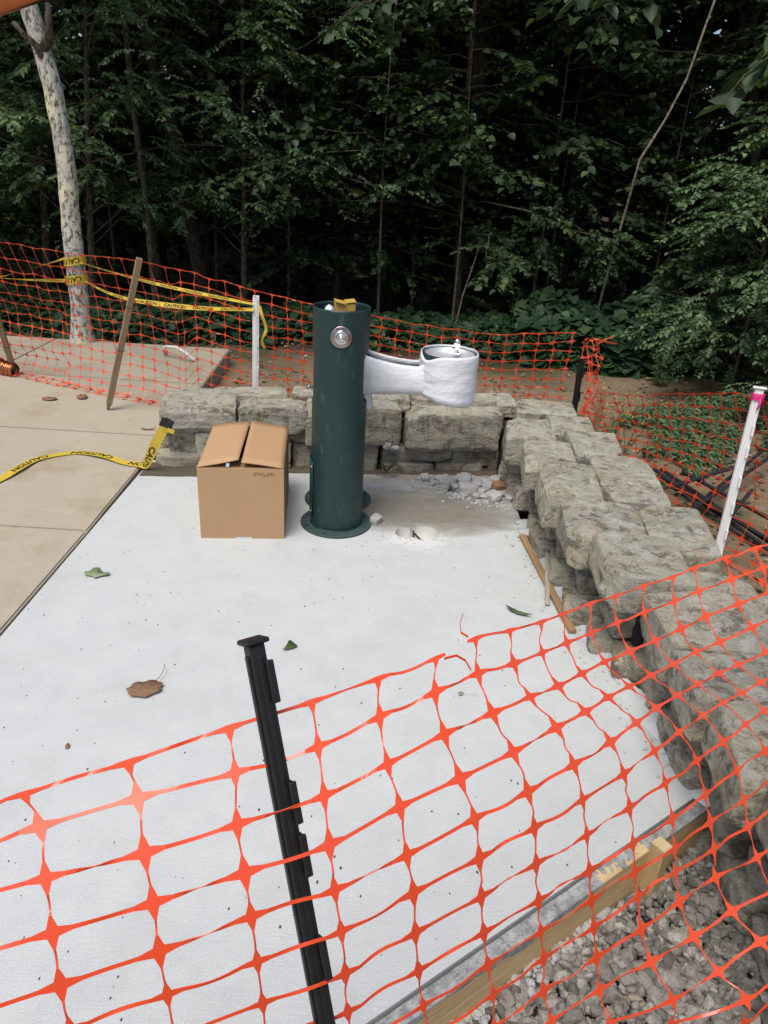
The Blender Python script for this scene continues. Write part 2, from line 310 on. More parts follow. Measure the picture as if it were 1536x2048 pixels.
# ------------------------------------------------------------------ terrain
XIN = [(4.3, .67), (3.9, .68), (3.1, .70), (2.65, .75), (2.3, .80), (1.9, .89), (1.55, .955), (1.0, 1.0), (.2, 1.03)]
def xin(y): return lerp_tab(XIN, y)
def ground_z(x, y):
    z = -.13 + .035*noise.noise(Vector((x*.8, y*.8, 0)))
    if y < 1.9 and x > -1.3: z = min(z, -.24) if x < 1.3 else z       # dug-out trench filled with crushed stone
    if y > 8: z -= min(2.6, (y-8)*.13)                                    # the wood falls away behind its edge
    if y > 34: z += (y-34)*.06
    return z
gx = np.concatenate([np.linspace(-120, -9, 12), np.linspace(-8, 8, 81), np.linspace(9, 120, 12)])
gy = np.concatenate([np.linspace(-80, -3, 8), np.linspace(-2, 12, 71), np.linspace(13, 140, 26)])
tv = [(x, y, ground_z(x, y)) for y in gy for x in gx]; nx = len(gx)
tf = [(j*nx+i, j*nx+i+1, (j+1)*nx+i+1, (j+1)*nx+i) for j in range(len(gy)-1) for i in range(nx-1)]
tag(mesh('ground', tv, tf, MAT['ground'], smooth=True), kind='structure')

# ------------------------------------------------------------------ new slab with the cored hole (two overlapping cores)
FR, FL = Vector((.955, 1.557)), Vector((-1.340, -.10))         # front edge of the slab, right and left end
outer = [FL, FR] + [Vector((xin(y), y)) for y in (1.9, 2.3, 2.65, 3.1, 3.6, 4.0)] + [Vector((-1.340, 3.80)), Vector((-1.340, 1.5))]
ca, ra, cb, rb = Vector((.112, 3.095)), .053, Vector((.196, 3.105)), .074
hole = []
for k in range(64):
    a = 2*pi*k/64; d = Vector((cos(a), sin(a))); o = Vector((.15, 3.10)); best = 0
    for c, r in ((ca, ra), (cb, rb)):
        q = o-c; b_ = q.dot(d); dd = b_*b_-(q.dot(q)-r*r)
        if dd > 0: best = max(best, -b_+sqrt(dd))
    hole.append(o+d*(best*(1+.03*noise.noise(Vector((k*.6, 0, 2))))))
no, nh = len(outer), len(hole)
cv, ce, cf, *_ = geometry.delaunay_2d_cdt(outer+hole, [(i, (i+1) % no) for i in range(no)]+[(no+i, no+(i+1) % nh) for i in range(nh)], [], 0, 1e-5)
def in_poly(p, poly):
    c = False; j = len(poly)-1
    for i in range(len(poly)):
        if (poly[i].y > p.y) != (poly[j].y > p.y) and p.x < (poly[j].x-poly[i].x)*(p.y-poly[i].y)/(poly[j].y-poly[i].y)+poly[i].x: c = not c
        j = i
    return c
sb = MB(); V = [(p.x, p.y, 0) for p in cv]; Fc = []
for f in cf:
    m = sum((cv[i] for i in f), Vector((0, 0)))/len(f)
    if in_poly(m, outer) and not in_poly(m, hole): Fc.append(f)
sb.add(V, Fc)
ov = [(p.x, p.y, 0) for p in outer]+[(p.x, p.y, -.13) for p in outer]; sb.add(ov, [(i, i+no, (i+1) % no+no, (i+1) % no) for i in range(no)])
slab = tag(sb.build('concrete_slab', MAT['slab']), kind='structure')
hv = [(p.x, p.y, 0) for p in hole]+[(p.x+(.155-p.x)*.05, p.y+(3.1-p.y)*.05, -.115) for p in hole]
hv += [(.15, 3.10, -.118)]
mesh('hole_lining', hv, [(i, (i+1) % nh, (i+1) % nh+nh, i+nh) for i in range(nh)]+[(i+nh, (i+1) % nh+nh, 2*nh) for i in range(nh)], MAT['pipe'], slab, True)
rod = MB()
rod.tube([(.095, 3.06, -.075), (.10, 3.075, -.045), (.11, 3.085, -.04), (.19, 3.02, -.055)], .0045, 8); hb = rod.build('bent_wire', MAT['rebar'], slab, True)
MB().tube([(.155, 3.15, -.03), (.23, 3.03, -.05)], .0045, 8).build('wire_rod', MAT['rebar'], slab, True)
MB().tube([(.150, 3.16, -.02), (.148, 3.06, -.10)], .004, 8).build('wire_rod', MAT['rebar'], slab, True)
b = MB(); rr = random.Random(3)
for k in range(60):
    b.box((.15+rr.uniform(-.035, -.01), 3.10+rr.uniform(-.05, .06), -.10+rr.uniform(0, .05)), [rr.uniform(.008, .022) for _ in range(3)], Matrix.Rotation(rr.uniform(0, 3), 3, (rr.random(), rr.random(), rr.random()+.1)))
tag(b.build('core_rubble', MAT['rubble'], slab), kind='stuff')

# ------------------------------------------------------------------ old walkway, four panels with tooled joints
def walk_edge(y): return -1.345-.042*max(0, y-3.6)
ys = [-3, -.2, 1.35, 2.895, 4.156, 5.3, 6.44]
for i in range(len(ys)-1):
    y0, y1 = ys[i]+.003, ys[i+1]-.003
    for x0, x1 in (((-6.5, -3.02)), ((-3.014, None))):
        a, b2 = (x1, x1) if x1 else (walk_edge(y0), walk_edge(y1))
        bm = bmesh.new(); pts = [(x0, y0), (a, y0), (b2, y1), (x0, y1)]
        vb = [bm.verts.new((*p, -.16)) for p in pts]; vt = [bm.verts.new((*p, .014)) for p in pts]
        top = bm.faces.new(vt)
        for k in range(4): bm.faces.new((vb[k], vb[(k+1) % 4], vt[(k+1) % 4], vt[k]))
        bmesh.ops.bevel(bm, geom=list(top.edges), offset=.007, segments=2, affect='EDGES')
        me = bpy.data.meshes.new('walkway'); bm.to_mesh(me); bm.free()
        tag(link('walkway', me, MAT['old']), kind='structure')

# ------------------------------------------------------------------ field stone wall: every stone its own part
def rock_topo(n):
    idx = {}; V = []; F = []
    def vid(p):
        k = tuple(round(c*n) for c in p)
        if k not in idx: idx[k] = len(V); V.append(p)
        return idx[k]
    for ax in range(3):
        for s in (-1, 1):
            for i in range(n):
                for j in range(n):
                    q = []
                    for a, b in ((i, j), (i+1, j), (i+1, j+1), (i, j+1)):
                        p = [0, 0, 0]; p[ax] = s; p[(ax+1) % 3] = -1+2*a/n; p[(ax+2) % 3] = -1+2*b/n; q.append(vid(tuple(p)))
                    F.append(q if s > 0 else q[::-1])
    return np.array(V, float), F
RV, RF = rock_topo(18)
SMALL = rock_topo(5)
RV4, RF4 = rock_topo(3)
def rock_mesh(dim, seed, rough=1.0, pw=7, skew=.10, topo=None):
    """split field stone: a box cut by tilted planes and chipped edges, then roughened in bedding layers"""
    r = np.random.default_rng(seed); d = np.array(dim)/2; V, F = topo or (RV, RF); q = pw*2.6
    P = V/np.power(np.power(np.abs(V), q).sum(1), 1/q)[:, None]
    cor = 1+r.uniform(-skew, skew*.5, (2, 2, 2, 3)); w = (P+1)/2; Wp = np.zeros_like(P)
    for a in (0, 1):
        for b_ in (0, 1):
            for c in (0, 1):
                k = (w[:, 0] if a else 1-w[:, 0])*(w[:, 1] if b_ else 1-w[:, 1])*(w[:, 2] if c else 1-w[:, 2]); Wp += k[:, None]*cor[a, b_, c]
    P = P*Wp
    for _ in range(11):                                             # split facets along edges and corners
        n = r.choice((-1, 0, 1), 3)*r.uniform(.35, 1, 3)
        if np.abs(n).sum() < .1 or (n != 0).sum() < 2: continue
        n /= np.linalg.norm(n); h = np.abs(n).sum()*r.uniform(.76, .96); t = P@n-h; P = P-np.outer(np.clip(t, 0, None), n)
    Q = P*d; o = r.uniform(0, 50, 3); amp = min(min(dim), .15)*.055*rough; out = []
    for q_, n in zip(Q, P):
        v = Vector(q_*8+o); u = Vector((q_[0]*7+o[0], q_[1]*7+o[1], q_[2]*42+o[2]))
        st = noise.noise(u); st = (1 if st > .12 else (-.6 if st < -.15 else st))*.28
        h = noise.noise(v)*.8+noise.noise(v*2.6)*.6+st+noise.noise(v*6)*.5+noise.noise(v*14)*.28
        if n[2] > .8: h = noise.noise(v)*.6+noise.noise(v*3.1)*.5+abs(noise.noise(Vector((q_[0]*30+o[0], q_[1]*11+o[1], o[2]))))*.7+noise.noise(v*9)*.35
        out.append(Vector(q_)+Vector(n).normalized()*h*amp)
    me = bpy.data.meshes.new('stone'); me.from_pydata(out, [], F); me.update()
    me.polygons.foreach_set('use_smooth', [True]*len(me.polygons)); me.set_sharp_from_angle(angle=radians(32)); return me
wall = empty('stone_wall', (.68, 3.86, -.05), label='low dry stacked field stone wall with lichen, bent round the back and right of the slab', cat='stone wall')
SEED = [100]
def stone(c, dim, rz=0, tilt=0, rough=1.0, pw=7, mat=None, skew=.10):
    SEED[0] += 1; o = link('stone', rock_mesh(dim, SEED[0], rough, pw, skew), mat or MAT['stone'], wall)
    r = random.Random(SEED[0]); o.location = Vector(c)-wall.location; o.rotation_euler = (tilt+r.uniform(-.03, .03), r.uniform(-.03, .03), rz+r.uniform(-.03, .03)); return o
def yf(x): return 3.64+.12*(x+1.3)
# back wall faces, x0 x1 z0 z1 along the face
FACE = [(-1.235,-.836,.220,.392),(-.836,-.466,.233,.385),(-.472,-.378,.156,.396),(-.374,.053,.167,.398),(.080,.632,.137,.368),(-1.209,-1.052,.075,.223),(-1.061,-.910,.072,.226),(-1.296,-1.021,-.046,.098),
(-1.029,-.808,-.042,.121),(-.812,-.548,-.038,.199),(-.546,-.424,.169,.247),(-.555,-.347,-.05,.173),(-.344,-.066,-.02,.173),(-.048,.354,.053,.150),(.366,.659,.035,.150),(-.04,.259,-.02,.058),(.267,.546,-.03,.055),(.578,.679,-.04,.046),(-.915,-.698,.119,.230),(-.699,-.537,.167,.239)]
for i, (x0, x1, z0, z1) in enumerate(FACE):
    dep = .24 if z1 > .3 else .22; set_back = .0 if z1 > .3 else .025+.02*(i % 3)
    stone(((x0+x1)/2, yf((x0+x1)/2)+dep/2+set_back, (z0+z1)/2), (x1-x0+.004, dep, z1-z0+.006), .12, 0, .9 if x1-x0 > .2 else .7, 8)
stone((.08, yf(.08)+.08, -.035), (.36, .2, .07), .12)
# back wall: flat cap stones behind the face course
for x0, x1, y0, y1, z in ((-1.22, -.98, 3.83, 4.0, .37), (-1.0, -.58, 3.86, 4.03, .39), (-.56, -.30, 3.90, 4.08, .40), (-.31, .12, 3.93, 4.09, .40), (.11, .40, 3.98, 4.14, .40), (.38, .60, 4.0, 4.17, .395), (.55, .72, 4.02, 4.2, .385)):
    stone(((x0+x1)/2, (y0+y1)/2, z-.035), (x1-x0, y1-y0+.02, .09), .12, 0, 1.0, 6)
# right wall caps: y far, y near, x0, x1, top
CAPS = [(3.76, 3.44, .615, .86, .40), (3.45, 3.06, .645, .885, .41), (3.08, 2.68, .675, .92, .415), (2.69, 2.385, .705, 1.0, .42), (2.39, 2.06, .765, 1.06, .425),
        (4.14, 3.86, .72, 1.06, .40), (3.88, 3.60, .87, 1.10, .40), (3.62, 3.24, .905, 1.135, .41), (3.26, 2.74, .935, 1.20, .415), (2.73, 2.30, 1.01, 1.245, .405), (3.84, 3.56, .70, .86, .375),
        (2.05, 1.72, .865, 1.42, .405), (1.73, 1.50, .85, 1.14, .40), (1.75, 1.40, 1.13, 1.46, .41), (1.51, 1.22, .865, 1.20, .395), (1.42, 1.1, 1.18, 1.5, .40), (1.23, .85, .88, 1.22, .40), (1.1, .6, 1.2, 1.5, .40), (.86, .45, .9, 1.22, .39), (2.32, 2.02, 1.13, 1.33, .31)]
for y1, y0, x0, x1, zt in CAPS:
    th = .155 if x0 < .95 else .13; rz = -.09
    stone(((x0+x1)/2, (y0+y1)/2, zt-th/2+random.uniform(-.012, .010)), (x1-x0+.008, y1-y0+.006, th), rz, 0, .72, 12, skew=.12)
# right wall: courses under the caps, inner face then outer face
rw = random.Random(21)
for z0, h, inset in ((.165, .10, .085), (.075, .105, .065), (-.03, .12, .035), (-.14, .13, .03), (-.25, .13, .03)):
    y = 3.80+rw.uniform(-.1, 0)
    while y > .35:
        L = rw.uniform(.13, .34); L = min(L, .3) if z0 > .1 else L
        if z0 > -.1 or y < 1.75:
            hh = h*rw.uniform(.85, 1.25); d = .22*rw.uniform(.8, 1.1); xc = xin(y-L/2)+inset+rw.uniform(-.03, .03)+d/2-.03
            stone((xc, y-L/2, z0+h/2+rw.uniform(-.012, .012)), (d, L*.95, hh*.92), -.10+rw.uniform(-.14, .14), rw.uniform(-.13, .13), 1.3, 4, skew=.2)
        y -= L*rw.uniform(.93, 1.0)
for z0, h in ((.20, .12), (.07, .13), (-.06, .13)):
    y = 4.1
    while y > .4:
        L = rw.uniform(.25, .45); stone((xin(y-L/2)+.36, y-L/2, z0+h/2), (.16, L, h*1.05), -.1, 0, 1.0, 6); y -= L*.98
    for x in (-1.05, -.65, -.25, .15, .5): stone((x, yf(x)+.31, z0+h/2), (.4, .15, h*1.05), .12, 0, 1.0, 6)
for zc, hh in ((.22, .13), (.10, .13), (-.01, .12)):
    stone((.735, 3.80, zc), (.20, .20, hh), -.2, .05, 1.2, 5); stone((.74, 3.63, zc-.02), (.18, .19, hh), -.1, -.05, 1.2, 5)
for z0, h in ((.06, .14), (-.06, .12)): stone((-1.2, 3.86, z0+h/2), (.16, .22, h), .12)      # left end
core = MB()
core.box((-.32, yf(-.32)+.2, .08), (1.66, .16, .42), Matrix.Rotation(.12, 3, 'Z'))
for i in range(12):
    y = 3.95-.3*i; core.box((xin(y)+.24, y-.15, .05), (.2, .30, .46))
core.box((.8, 3.95, .07), (.32, .25, .44)); core.v = [tuple(Vector(p)-wall.location) for p in core.v]
core.build('rubble_core', MAT['core'], wall)
for cx_, cy_, cz_ in ((-.01, 3.80, .165), (.02, 3.81, .16), (.045, 3.80, .163), (.0, 3.80, .18)):
    o = link('chinking_chip', rock_mesh((.035, .028, .02), SEED[0]+int(cx_*1000)+99, 1, 5, .2, SMALL), MAT['rubble'], wall); o.location = Vector((cx_, cy_, cz_))-wall.location
# wet soil strip along the foot of the wall
sv = []; sf = []
for i in range(40):
    x = -1.33+i*.053; a = .035*noise.noise(Vector((x*9, 1, 0)))
    sv += [(x, yf(x)+.004+a*.5-(.07 if x < -.95 else 0), .003), (x, yf(x)+.02, .012+.01*noise.noise(Vector((x*14, 4, 0)))), (x, yf(x)+.09, .02)]
    if i: b0 = (i-1)*3; sf += [(b0, b0+3, b0+4, b0+1), (b0+1, b0+4, b0+5, b0+2)]
tag(mesh('soil_strip', sv, sf, MAT['mud'], smooth=True), kind='structure')

# ------------------------------------------------------------------ form board and its stake along the slab's front edge
ax = (FR-FL).normalized(); ang = atan2(ax.y, ax.x); nrm = Vector((ax.y, -ax.x)); Lb = (FR-FL).length
mid = (FR+FL)/2+nrm*(.019+.006)
form = empty('form_board', (mid.x, mid.y, -.20), (0, 0, ang), 'concrete smeared lumber form board along the front edge of the new slab', 'form board')
o = MB().box((0, 0, 0), (Lb+.02, .038, .185), None, .003).build('board', MAT['form'], form); o.location = (0, 0, .2-.0985)
def on_front(t, off): p = FL+ax*(Lb*t)+nrm*off; return p
ps = on_front(.9085, .044+.0195)
stk = empty('form_stake', (ps.x, ps.y, -.22), (0, 0, ang), 'fresh sawn wooden stake nailed upright against the form board', 'stake')
MB().box((0, 0, .122), (.036, .040, .244), None, .002).build('shaft', MAT['lumber'], stk)
MB().box((0, 0, .2455), (.0355, .0395, .003)).build('end_grain', MAT['endgrain'], stk)
# cement squeezed out under the board
b = MB(); rr = random.Random(9)
for k in range(420):
    t = rr.uniform(.3, .86); p = on_front(t, .046+abs(rr.gauss(0, .014))); s = rr.uniform(.004, .011)
    bme = RV4/np.power(np.power(np.abs(RV4), 3).sum(1), 1/3)[:, None]*np.array([s, s, s*.8])*(1+.3*RNG.normal(size=(len(RV4), 1))*.4)
    b.add(bme+np.array([p.x, p.y, -.15+.02*rr.random()+.02*noise.noise(Vector((t*22, 0, 0)))]), RF4)
tag(b.build('cement_spill', MAT['rubble'], smooth=False), 'lumpy grey cement spilled under the form board beside the gravel', 'cement spill', kind='stuff')

# ------------------------------------------------------------------ gravel bed
ico = bmesh.new(); bmesh.ops.create_icosphere(ico, subdivisions=1, radius=1); IV = np.array([tuple(v.co) for v in ico.verts]); IF = np.array([[v.index for v in f.verts] for f in ico.faces]); ico.free()
gv = []; gf = []; gcount = 0
def scatter_gravel(n, z_of, smin, smax, ok, xr, yr):
    global gcount
    k = 0
    while k < n:
        x, y = RNG.uniform(*xr), RNG.uniform(*yr)
        if not ok(x, y): continue
        k += 1; s = RNG.uniform(smin, smax)*(1 if RNG.random() > .12 else 1.4); R = np.array(Matrix.Rotation(RNG.uniform(0, 6.28), 3, Vector(RNG.normal(size=3)).normalized()))
        P = IV*np.array([1.25, .85, .65])*RNG.uniform(.72, 1.12, (12, 1))*s
        P = np.sign(P)*np.abs(P)
        gv.append((P@R.T)+np.array([x, y, z_of(x, y)+RNG.uniform(-.012, .010)])); gf.append(IF+gcount); gcount += 12
def in_bed(x, y):
    q = Vector((x, y))-FL; return q.dot(nrm) > .05 and x < xin(y)+.06 and q.dot(ax) > .5
def bed_z(x, y): return -.152+.03*noise.noise(Vector((x*4, y*4, 3)))
scatter_gravel(6500, bed_z, .008, .023, in_bed, (-.2, 1.15), (.1, 1.75))
scatter_gravel(1800, lambda x, y: bed_z(x, y)-.018, .009, .017, in_bed, (-.2, 1.15), (.1, 1.75))
me = bpy.data.meshes.new('gravel_bed'); me.from_pydata(np.concatenate(gv).tolist(), [], np.concatenate(gf).tolist()); me.update()
tag(link('gravel_bed', me, MAT['gravel']), 'grey crushed stone gravel filling the trench beside the form board', 'gravel', kind='stuff')
mesh_b = [(-.6, -.2, -.20), (1.15, -.2, -.20), (1.15, 1.85, -.20), (-.6, 1.85, -.20)]
tag(mesh('trench_bed', mesh_b, [(0, 1, 2, 3)], MAT['mud']), kind='structure')

# ------------------------------------------------------------------ broken concrete by the wall corner
rub = random.Random(5)
spots = [(.219, 3.74, .05), (.30, 3.75, .035), (.355, 3.69, .06), (.40, 3.62, .05), (.459, 3.60, .075), (.44, 3.69, .06), (.50, 3.66, .05), (.53, 3.59, .055), (.56, 3.70, .06), (.60, 3.71, .05), (.52, 3.73, .045), (.47, 3.75, .05), (.40, 3.75, .045), (.26, 3.69, .03), (.33, 3.76, .04), (.63, 3.60, .045), (.576, 3.535, .06), (.54, 3.545, .04), (-.041, 3.185, .045), (.65, 3.68, .055), (.36, 3.64, .03), (.57, 3.64, .05), (.61, 3.56, .035), (.49, 3.55, .035), (.42, 3.56, .03), (.66, 3.54, .04), (.48, 3.71, .05), (.54, 3.66, .055), (.32, 3.70, .035)]
for k, (x, y, s) in enumerate(spots):
    me = rock_mesh((s*1.6, s*1.15, s*1.0), 900+k, 2.4, 2.2, .4, SMALL); me.name = 'concrete_chunk'
    o = link('concrete_chunk', me, MAT['rubble']); o.location = (x, y, s*.36+(.02 if k in (5, 6, 9) else 0)); o.rotation_euler = (rub.uniform(-.3, .3), rub.uniform(-.3, .3), rub.uniform(0, 6))
    if k == 18: tag(o, 'pale concrete chunk lying alone beside the green pedestal flange', 'rubble')
    else: tag(o, 'jagged pale grey concrete chunk in the rubble heap at the wall corner', 'rubble', 'broken concrete heap at the wall corner')
o = link('brown_stone_chunk', rock_mesh((.075, .055, .05), 955, 1.2, 6, .2, SMALL), MAT['brickish']); o.location = (.612, 3.615, .045); o.rotation_euler = (.2, .1, .5)
tag(o, 'brown blocky stone chunk on top of the pale rubble heap', 'rubble')
b = MB()
for k in range(1500):
    c = rub.choice(spots[:18]); x = c[0]+rub.gauss(0, .085); y = c[1]+rub.gauss(0, .06); s = rub.uniform(.002, .011)
    if y > yf(x)-.005 or x > xin(y): continue
    b.add(IV*np.array([s*1.2, s, s*.7])*RNG.uniform(.7, 1.2, (12, 1))+np.array([x, y, s*.4]), IF.tolist())
for k in range(260):                                                    # crumbs along the wall foot and round the hole
    if rub.random() < .6: y = rub.uniform(1.6, 3.6); x = xin(y)-abs(rub.gauss(0, .05)); s = rub.uniform(.002, .008)
    else: x = rub.gauss(.16, .16); y = rub.gauss(3.08, .09); s = rub.uniform(.0015, .005)
    if in_poly(Vector((x, y)), hole): continue
    b.add(IV*np.array([s*1.2, s, s*.7])*RNG.uniform(.7, 1.2, (12, 1))+np.array([x, y, s*.4]), IF.tolist())
tag(b.build('concrete_crumbs', MAT['rubble']), 'loose concrete crumbs scattered over the slab by the wall', 'crumbs', kind='stuff')
# white cement dust swept up against the wall foot
dv = []; df = []; n_ = 150
for i in range(n_):
    y = 3.3-i*.012; x = xin(y); w = .035+.04*noise.noise(Vector((y*5, 0, 7)))+.03*noise.noise(Vector((y*19, 0, 7)))+.015*noise.noise(Vector((y*60, 0, 7))); w = max(.004, w)
    for k, (t, z) in enumerate(((0, -.001), (.45, .005), (.8, .012), (1.6, .02))): dv.append((x+.02-w*(1-t)*1.0, y, z+.007*noise.noise(Vector((y*45, t*6, 1)))*(k > 0)))
    if i: b0 = (i-1)*4; df += [(b0+k, b0+k+1, b0+k+5, b0+k+4) for k in range(3)]
tag(mesh('cement_dust', dv, df, MAT['dust'], smooth=True), 'pale cement dust banked against the foot of the right wall', 'dust', kind='stuff')

# ------------------------------------------------------------------ green drinking fountain pedestals
def tube_shell(R, H, holes, nA=96, nZ=110):
    """tube wall as quads; holes = [(angle, half angle, z0, z1)] saddle cut-outs with rounded ends"""
    v = []; f = []
    for j in range(nZ+1):
        for i in range(nA): a = 2*pi*i/nA; v.append((R*sin(a), -R*cos(a), H*j/nZ))
    for j in range(nZ):
        z = H*(j+.5)/nZ
        for i in range(nA):
            a = 2*pi*(i+.5)/nA; cut = False
            for ha, hw, z0, z1 in holes:
                d = (a-ha+pi) % (2*pi)-pi; zc = (z0+z1)/2; hz = (z1-z0)/2
                if (abs(d)/hw)**5+(abs(z-zc)/hz)**5 < 1: cut = True
            if not cut: f.append((j*nA+i, j*nA+(i+1) % nA, (j+1)*nA+(i+1) % nA, (j+1)*nA+i))
    return v, f
def flange(R0, R1, t, nb=8, br=.006, rot=0):
    n = 64; m = MB(); m.lathe([(R0, 0), (R1-.002, 0), (R1, .002), (R1, t-.002), (R1-.002, t), (R0, t)], n)
    return m
fnt = empty('fountain_pedestal', (-.231, 3.16, 0), (0, 0, .073), 'dark green steel drinking fountain pedestal tube with round push button', 'drinking fountain')
v, f = tube_shell(.1237, 1.035, [(radians(90), radians(33), .62, .865), (radians(-97), radians(26), .62, .865)])
tb = mesh('pedestal_tube', v, f, MAT['green'], fnt, True); sm = tb.modifiers.new('thickness', 'SOLIDIFY'); sm.thickness = .005; sm.offset = -1
fl = flange(.12, .172, .011).build('base_flange', MAT['flange'], fnt); autosmooth(fl)
for k in range(8):
    a = 2*pi*(k+.5)/8; o = MB().lathe([(0, .0113), (.006, .0113), (.006, .0118), (0, .0118)], 12, (.15*cos(a), .15*sin(a), 0)).build('bolt_hole', MAT['ink'], fl)
# weld bead
MB().lathe([(.1235+.003*cos(a), .011+.0035*sin(a)) for a in np.linspace(-.3, 1.9, 6)], 64).build('weld_bead', MAT['green'], fnt, True)
# access panel at lower left
pv = []; pf = []; na = 14
for j, z in enumerate((.055, .345)):
    for i in range(na): a = radians(-112+i*50/(na-1)); zz = z-(.012 if (j == 1 and i > na-4) else 0)*(i-na+4)/3; pv.append((.1275*sin(a), -.1275*cos(a), zz))
pf = [(i, i+1, na+i+1, na+i) for i in range(na-1)]
pn = mesh('access_panel', pv, pf, MAT['green'], fnt, True); sm = pn.modifiers.new('thickness', 'SOLIDIFY'); sm.thickness = .003; sm.offset = 1
for z in (.085, .31):
    a = radians(-68); p = Vector((.129*sin(a), -.129*cos(a), z)); d = Vector((sin(a), -cos(a), 0))
    MB().tube([p, p+d*.004, p+d*.0055], [.0055, .005, .002], 10).build('screw', MAT['zinc'], pn, True)
a = radians(-92); d = Vector((sin(a), -cos(a), 0)); p = d*.112+Vector((0, 0, .675)); MB().tube([p, p+d*.022, p+d*.023, p+d*.03], [.004, .004, .008, .007], 10).build('bolt', MAT['zinc'], fnt, True)
# push button
btn = empty('push_button', (0, -.1237, .928), (radians(90), 0, 0)); btn.parent = fnt
MB().lathe([(0, .004), (.044, .004), (.0465, .002), (.047, -.006)], 48).build('button_plate', MAT['plate'], btn, True)
MB().lathe([(.0482, -.002), (.0482, .0022), (.0465, .0022)], 48).build('plate_gap', MAT['ink'], btn)
MB().lathe([(.030, .0035), (.029, .010), (.026, .014), (.022, .013), (.020, .008), (.018, .008)], 40).build('button_ring', MAT['chrome'], btn, True)
MB().lathe([(.020, .006), (.017, .016), (.0155, .019), (.012, .020), (.0105, .017), (.0095, .022), (.006, .0245), (0, .025)], 36).build('button', MAT['chrome'], btn, True)
tvv, tff, tw, th = text_data('ELKAY', .0125, .0003)
def arcmap(p): t = pi/2-(p[0]-tw/2)/.037*1.15; r = .0335+p[1]; return (r*cos(t), r*sin(t), .0045)
mesh('plate_lettering', [arcmap(p) for p in tvv], tff, MAT['ink'], btn)
# things dropped into the open top of the tube
ct = empty('small_carton', (-.222, 3.185, .93), (0, 0, .2), 'small yellow carton poking out of the open pedestal top', 'carton')
MB().box((0, 0, .058), (.085, .075, .118), None, .002).build('carton_body', MAT['carton'], ct)
MB().box((-.0225, -.008, .1205), (.044, .082, .0022), Matrix.Rotation(.22, 3, 'Y')).build('lid_flap', MAT['carton'], ct)
MB().box((.0225, -.002, .1225), (.044, .080, .0022), Matrix.Rotation(-.14, 3, 'Y')).build('lid_flap', MAT['carton'], ct)
bagv = []; bagf = []
for j in range(14):
    for i in range(18):
        t = j/13; a = 2*pi*i/18; r = .034*(max(0, sin(pi*min(1, t*.92+.08)))**.35)*(1+.35*noise.noise(Vector((cos(a)*2, sin(a)*2, t*4))))
        bagv.append((r*cos(a)*.8, r*sin(a), -.05+t*.125))
bagf = [(j*18+i, j*18+(i+1) % 18, (j+1)*18+(i+1) % 18, (j+1)*18+i) for j in range(13) for i in range(18)]
bg = mesh('plastic_bag', bagv, bagf, MAT['poly'], None, True); bg.location = (-.286, 3.155, .965); tag(bg, 'crumpled clear plastic bag beside the carton in the pedestal top', 'bag')
# rear pedestal carrying the wrapped arm and bowl
rear = empty('fountain_with_arm', (-.245, 3.43, 0), (0, 0, 0), 'second green pedestal behind the first, its side arm and bowl wrapped in white foam', 'drinking fountain')
v, f = tube_shell(.1237, .90, [], 64, 20); t2 = mesh('pedestal_tube', v, f, MAT['green'], rear, True); sm = t2.modifiers.new('t', 'SOLIDIFY'); sm.thickness = .005; sm.offset = -1
f2 = flange(.12, .172, .011).build('base_flange', MAT['flange'], rear); autosmooth(f2)
for k in range(8):
    a = 2*pi*(k+.5)/8; MB().lathe([(0, .0113), (.006, .0113), (.006, .0118), (0, .0118)], 12, (.15*cos(a), .15*sin(a), 0)).build('bolt_hole', MAT['ink'], f2)
BX = .511; BR = .133; ZR = .800                      # bowl centre in the rear pedestal's frame, radius, rim height
# arm wrap: open-topped foam sleeve lofted along x
av = []; af = []; ns = 26; nc = 22
for i in range(ns):
    s = i/(ns-1); x = .098+(BX-BR*.75-.098)*s
    zt = .785-.045*(1-(1-min(1, s*1.15))**2)+.018*max(0, s-.85)/.15; zb = .590+.016*s; hw = .080-.004*sin(pi*s)
    for k in range(nc):
        u = k/(nc-1); P_ = [(-hw*.80, zt), (-hw, zt-.05), (-hw, zb+.02), (-hw+.02, zb), (hw-.02, zb), (hw, zb+.02), (hw, zt-.05), (hw*.8, zt)]
        q = u*(len(P_)-1); j = min(int(q), len(P_)-2); t = q-j; y = P_[j][0]*(1-t)+P_[j+1][0]*t; z = P_[j][1]*(1-t)+P_[j+1][1]*t
        w = .003*noise.noise(Vector((x*14, u*9, 1)))+.003*noise.noise(Vector((x*45, u*25, 4)))
        if i == 0: x_ = x-.012*abs(noise.noise(Vector((u*40, 3, 0))))
        else: x_ = x
        av.append((x_, y+w*(1 if y > 0 else -1), z+w*.6))
af = [(i*nc+k, (i+1)*nc+k, (i+1)*nc+k+1, i*nc+k+1) for i in range(ns-1) for k in range(nc-1)]
arm = mesh('side_arm', [(x, y, z) for x, y, z in [(.11, -.06, .61), (.11, .06, .61), (.11, .06, .765), (.11, -.06, .765), (.2, -.055, .62), (.2, .055, .62), (.2, .055, .725), (.2, -.055, .725), (.42, -.055, .625), (.42, .055, .625), (.42, .055, .715), (.42, -.055, .715)]],
           [(0, 3, 2, 1)]+[(a+k, a+(k+1) % 4, a+4+(k+1) % 4, a+4+k) for a in (0, 4) for k in range(4)]+[(8, 9, 10, 11)], MAT['green'], rear)
wr = mesh('foam_wrap', av, af, MAT['foam'], arm, True); sm = wr.modifiers.new('t', 'SOLIDIFY'); sm.thickness = .004; sm.offset = 1
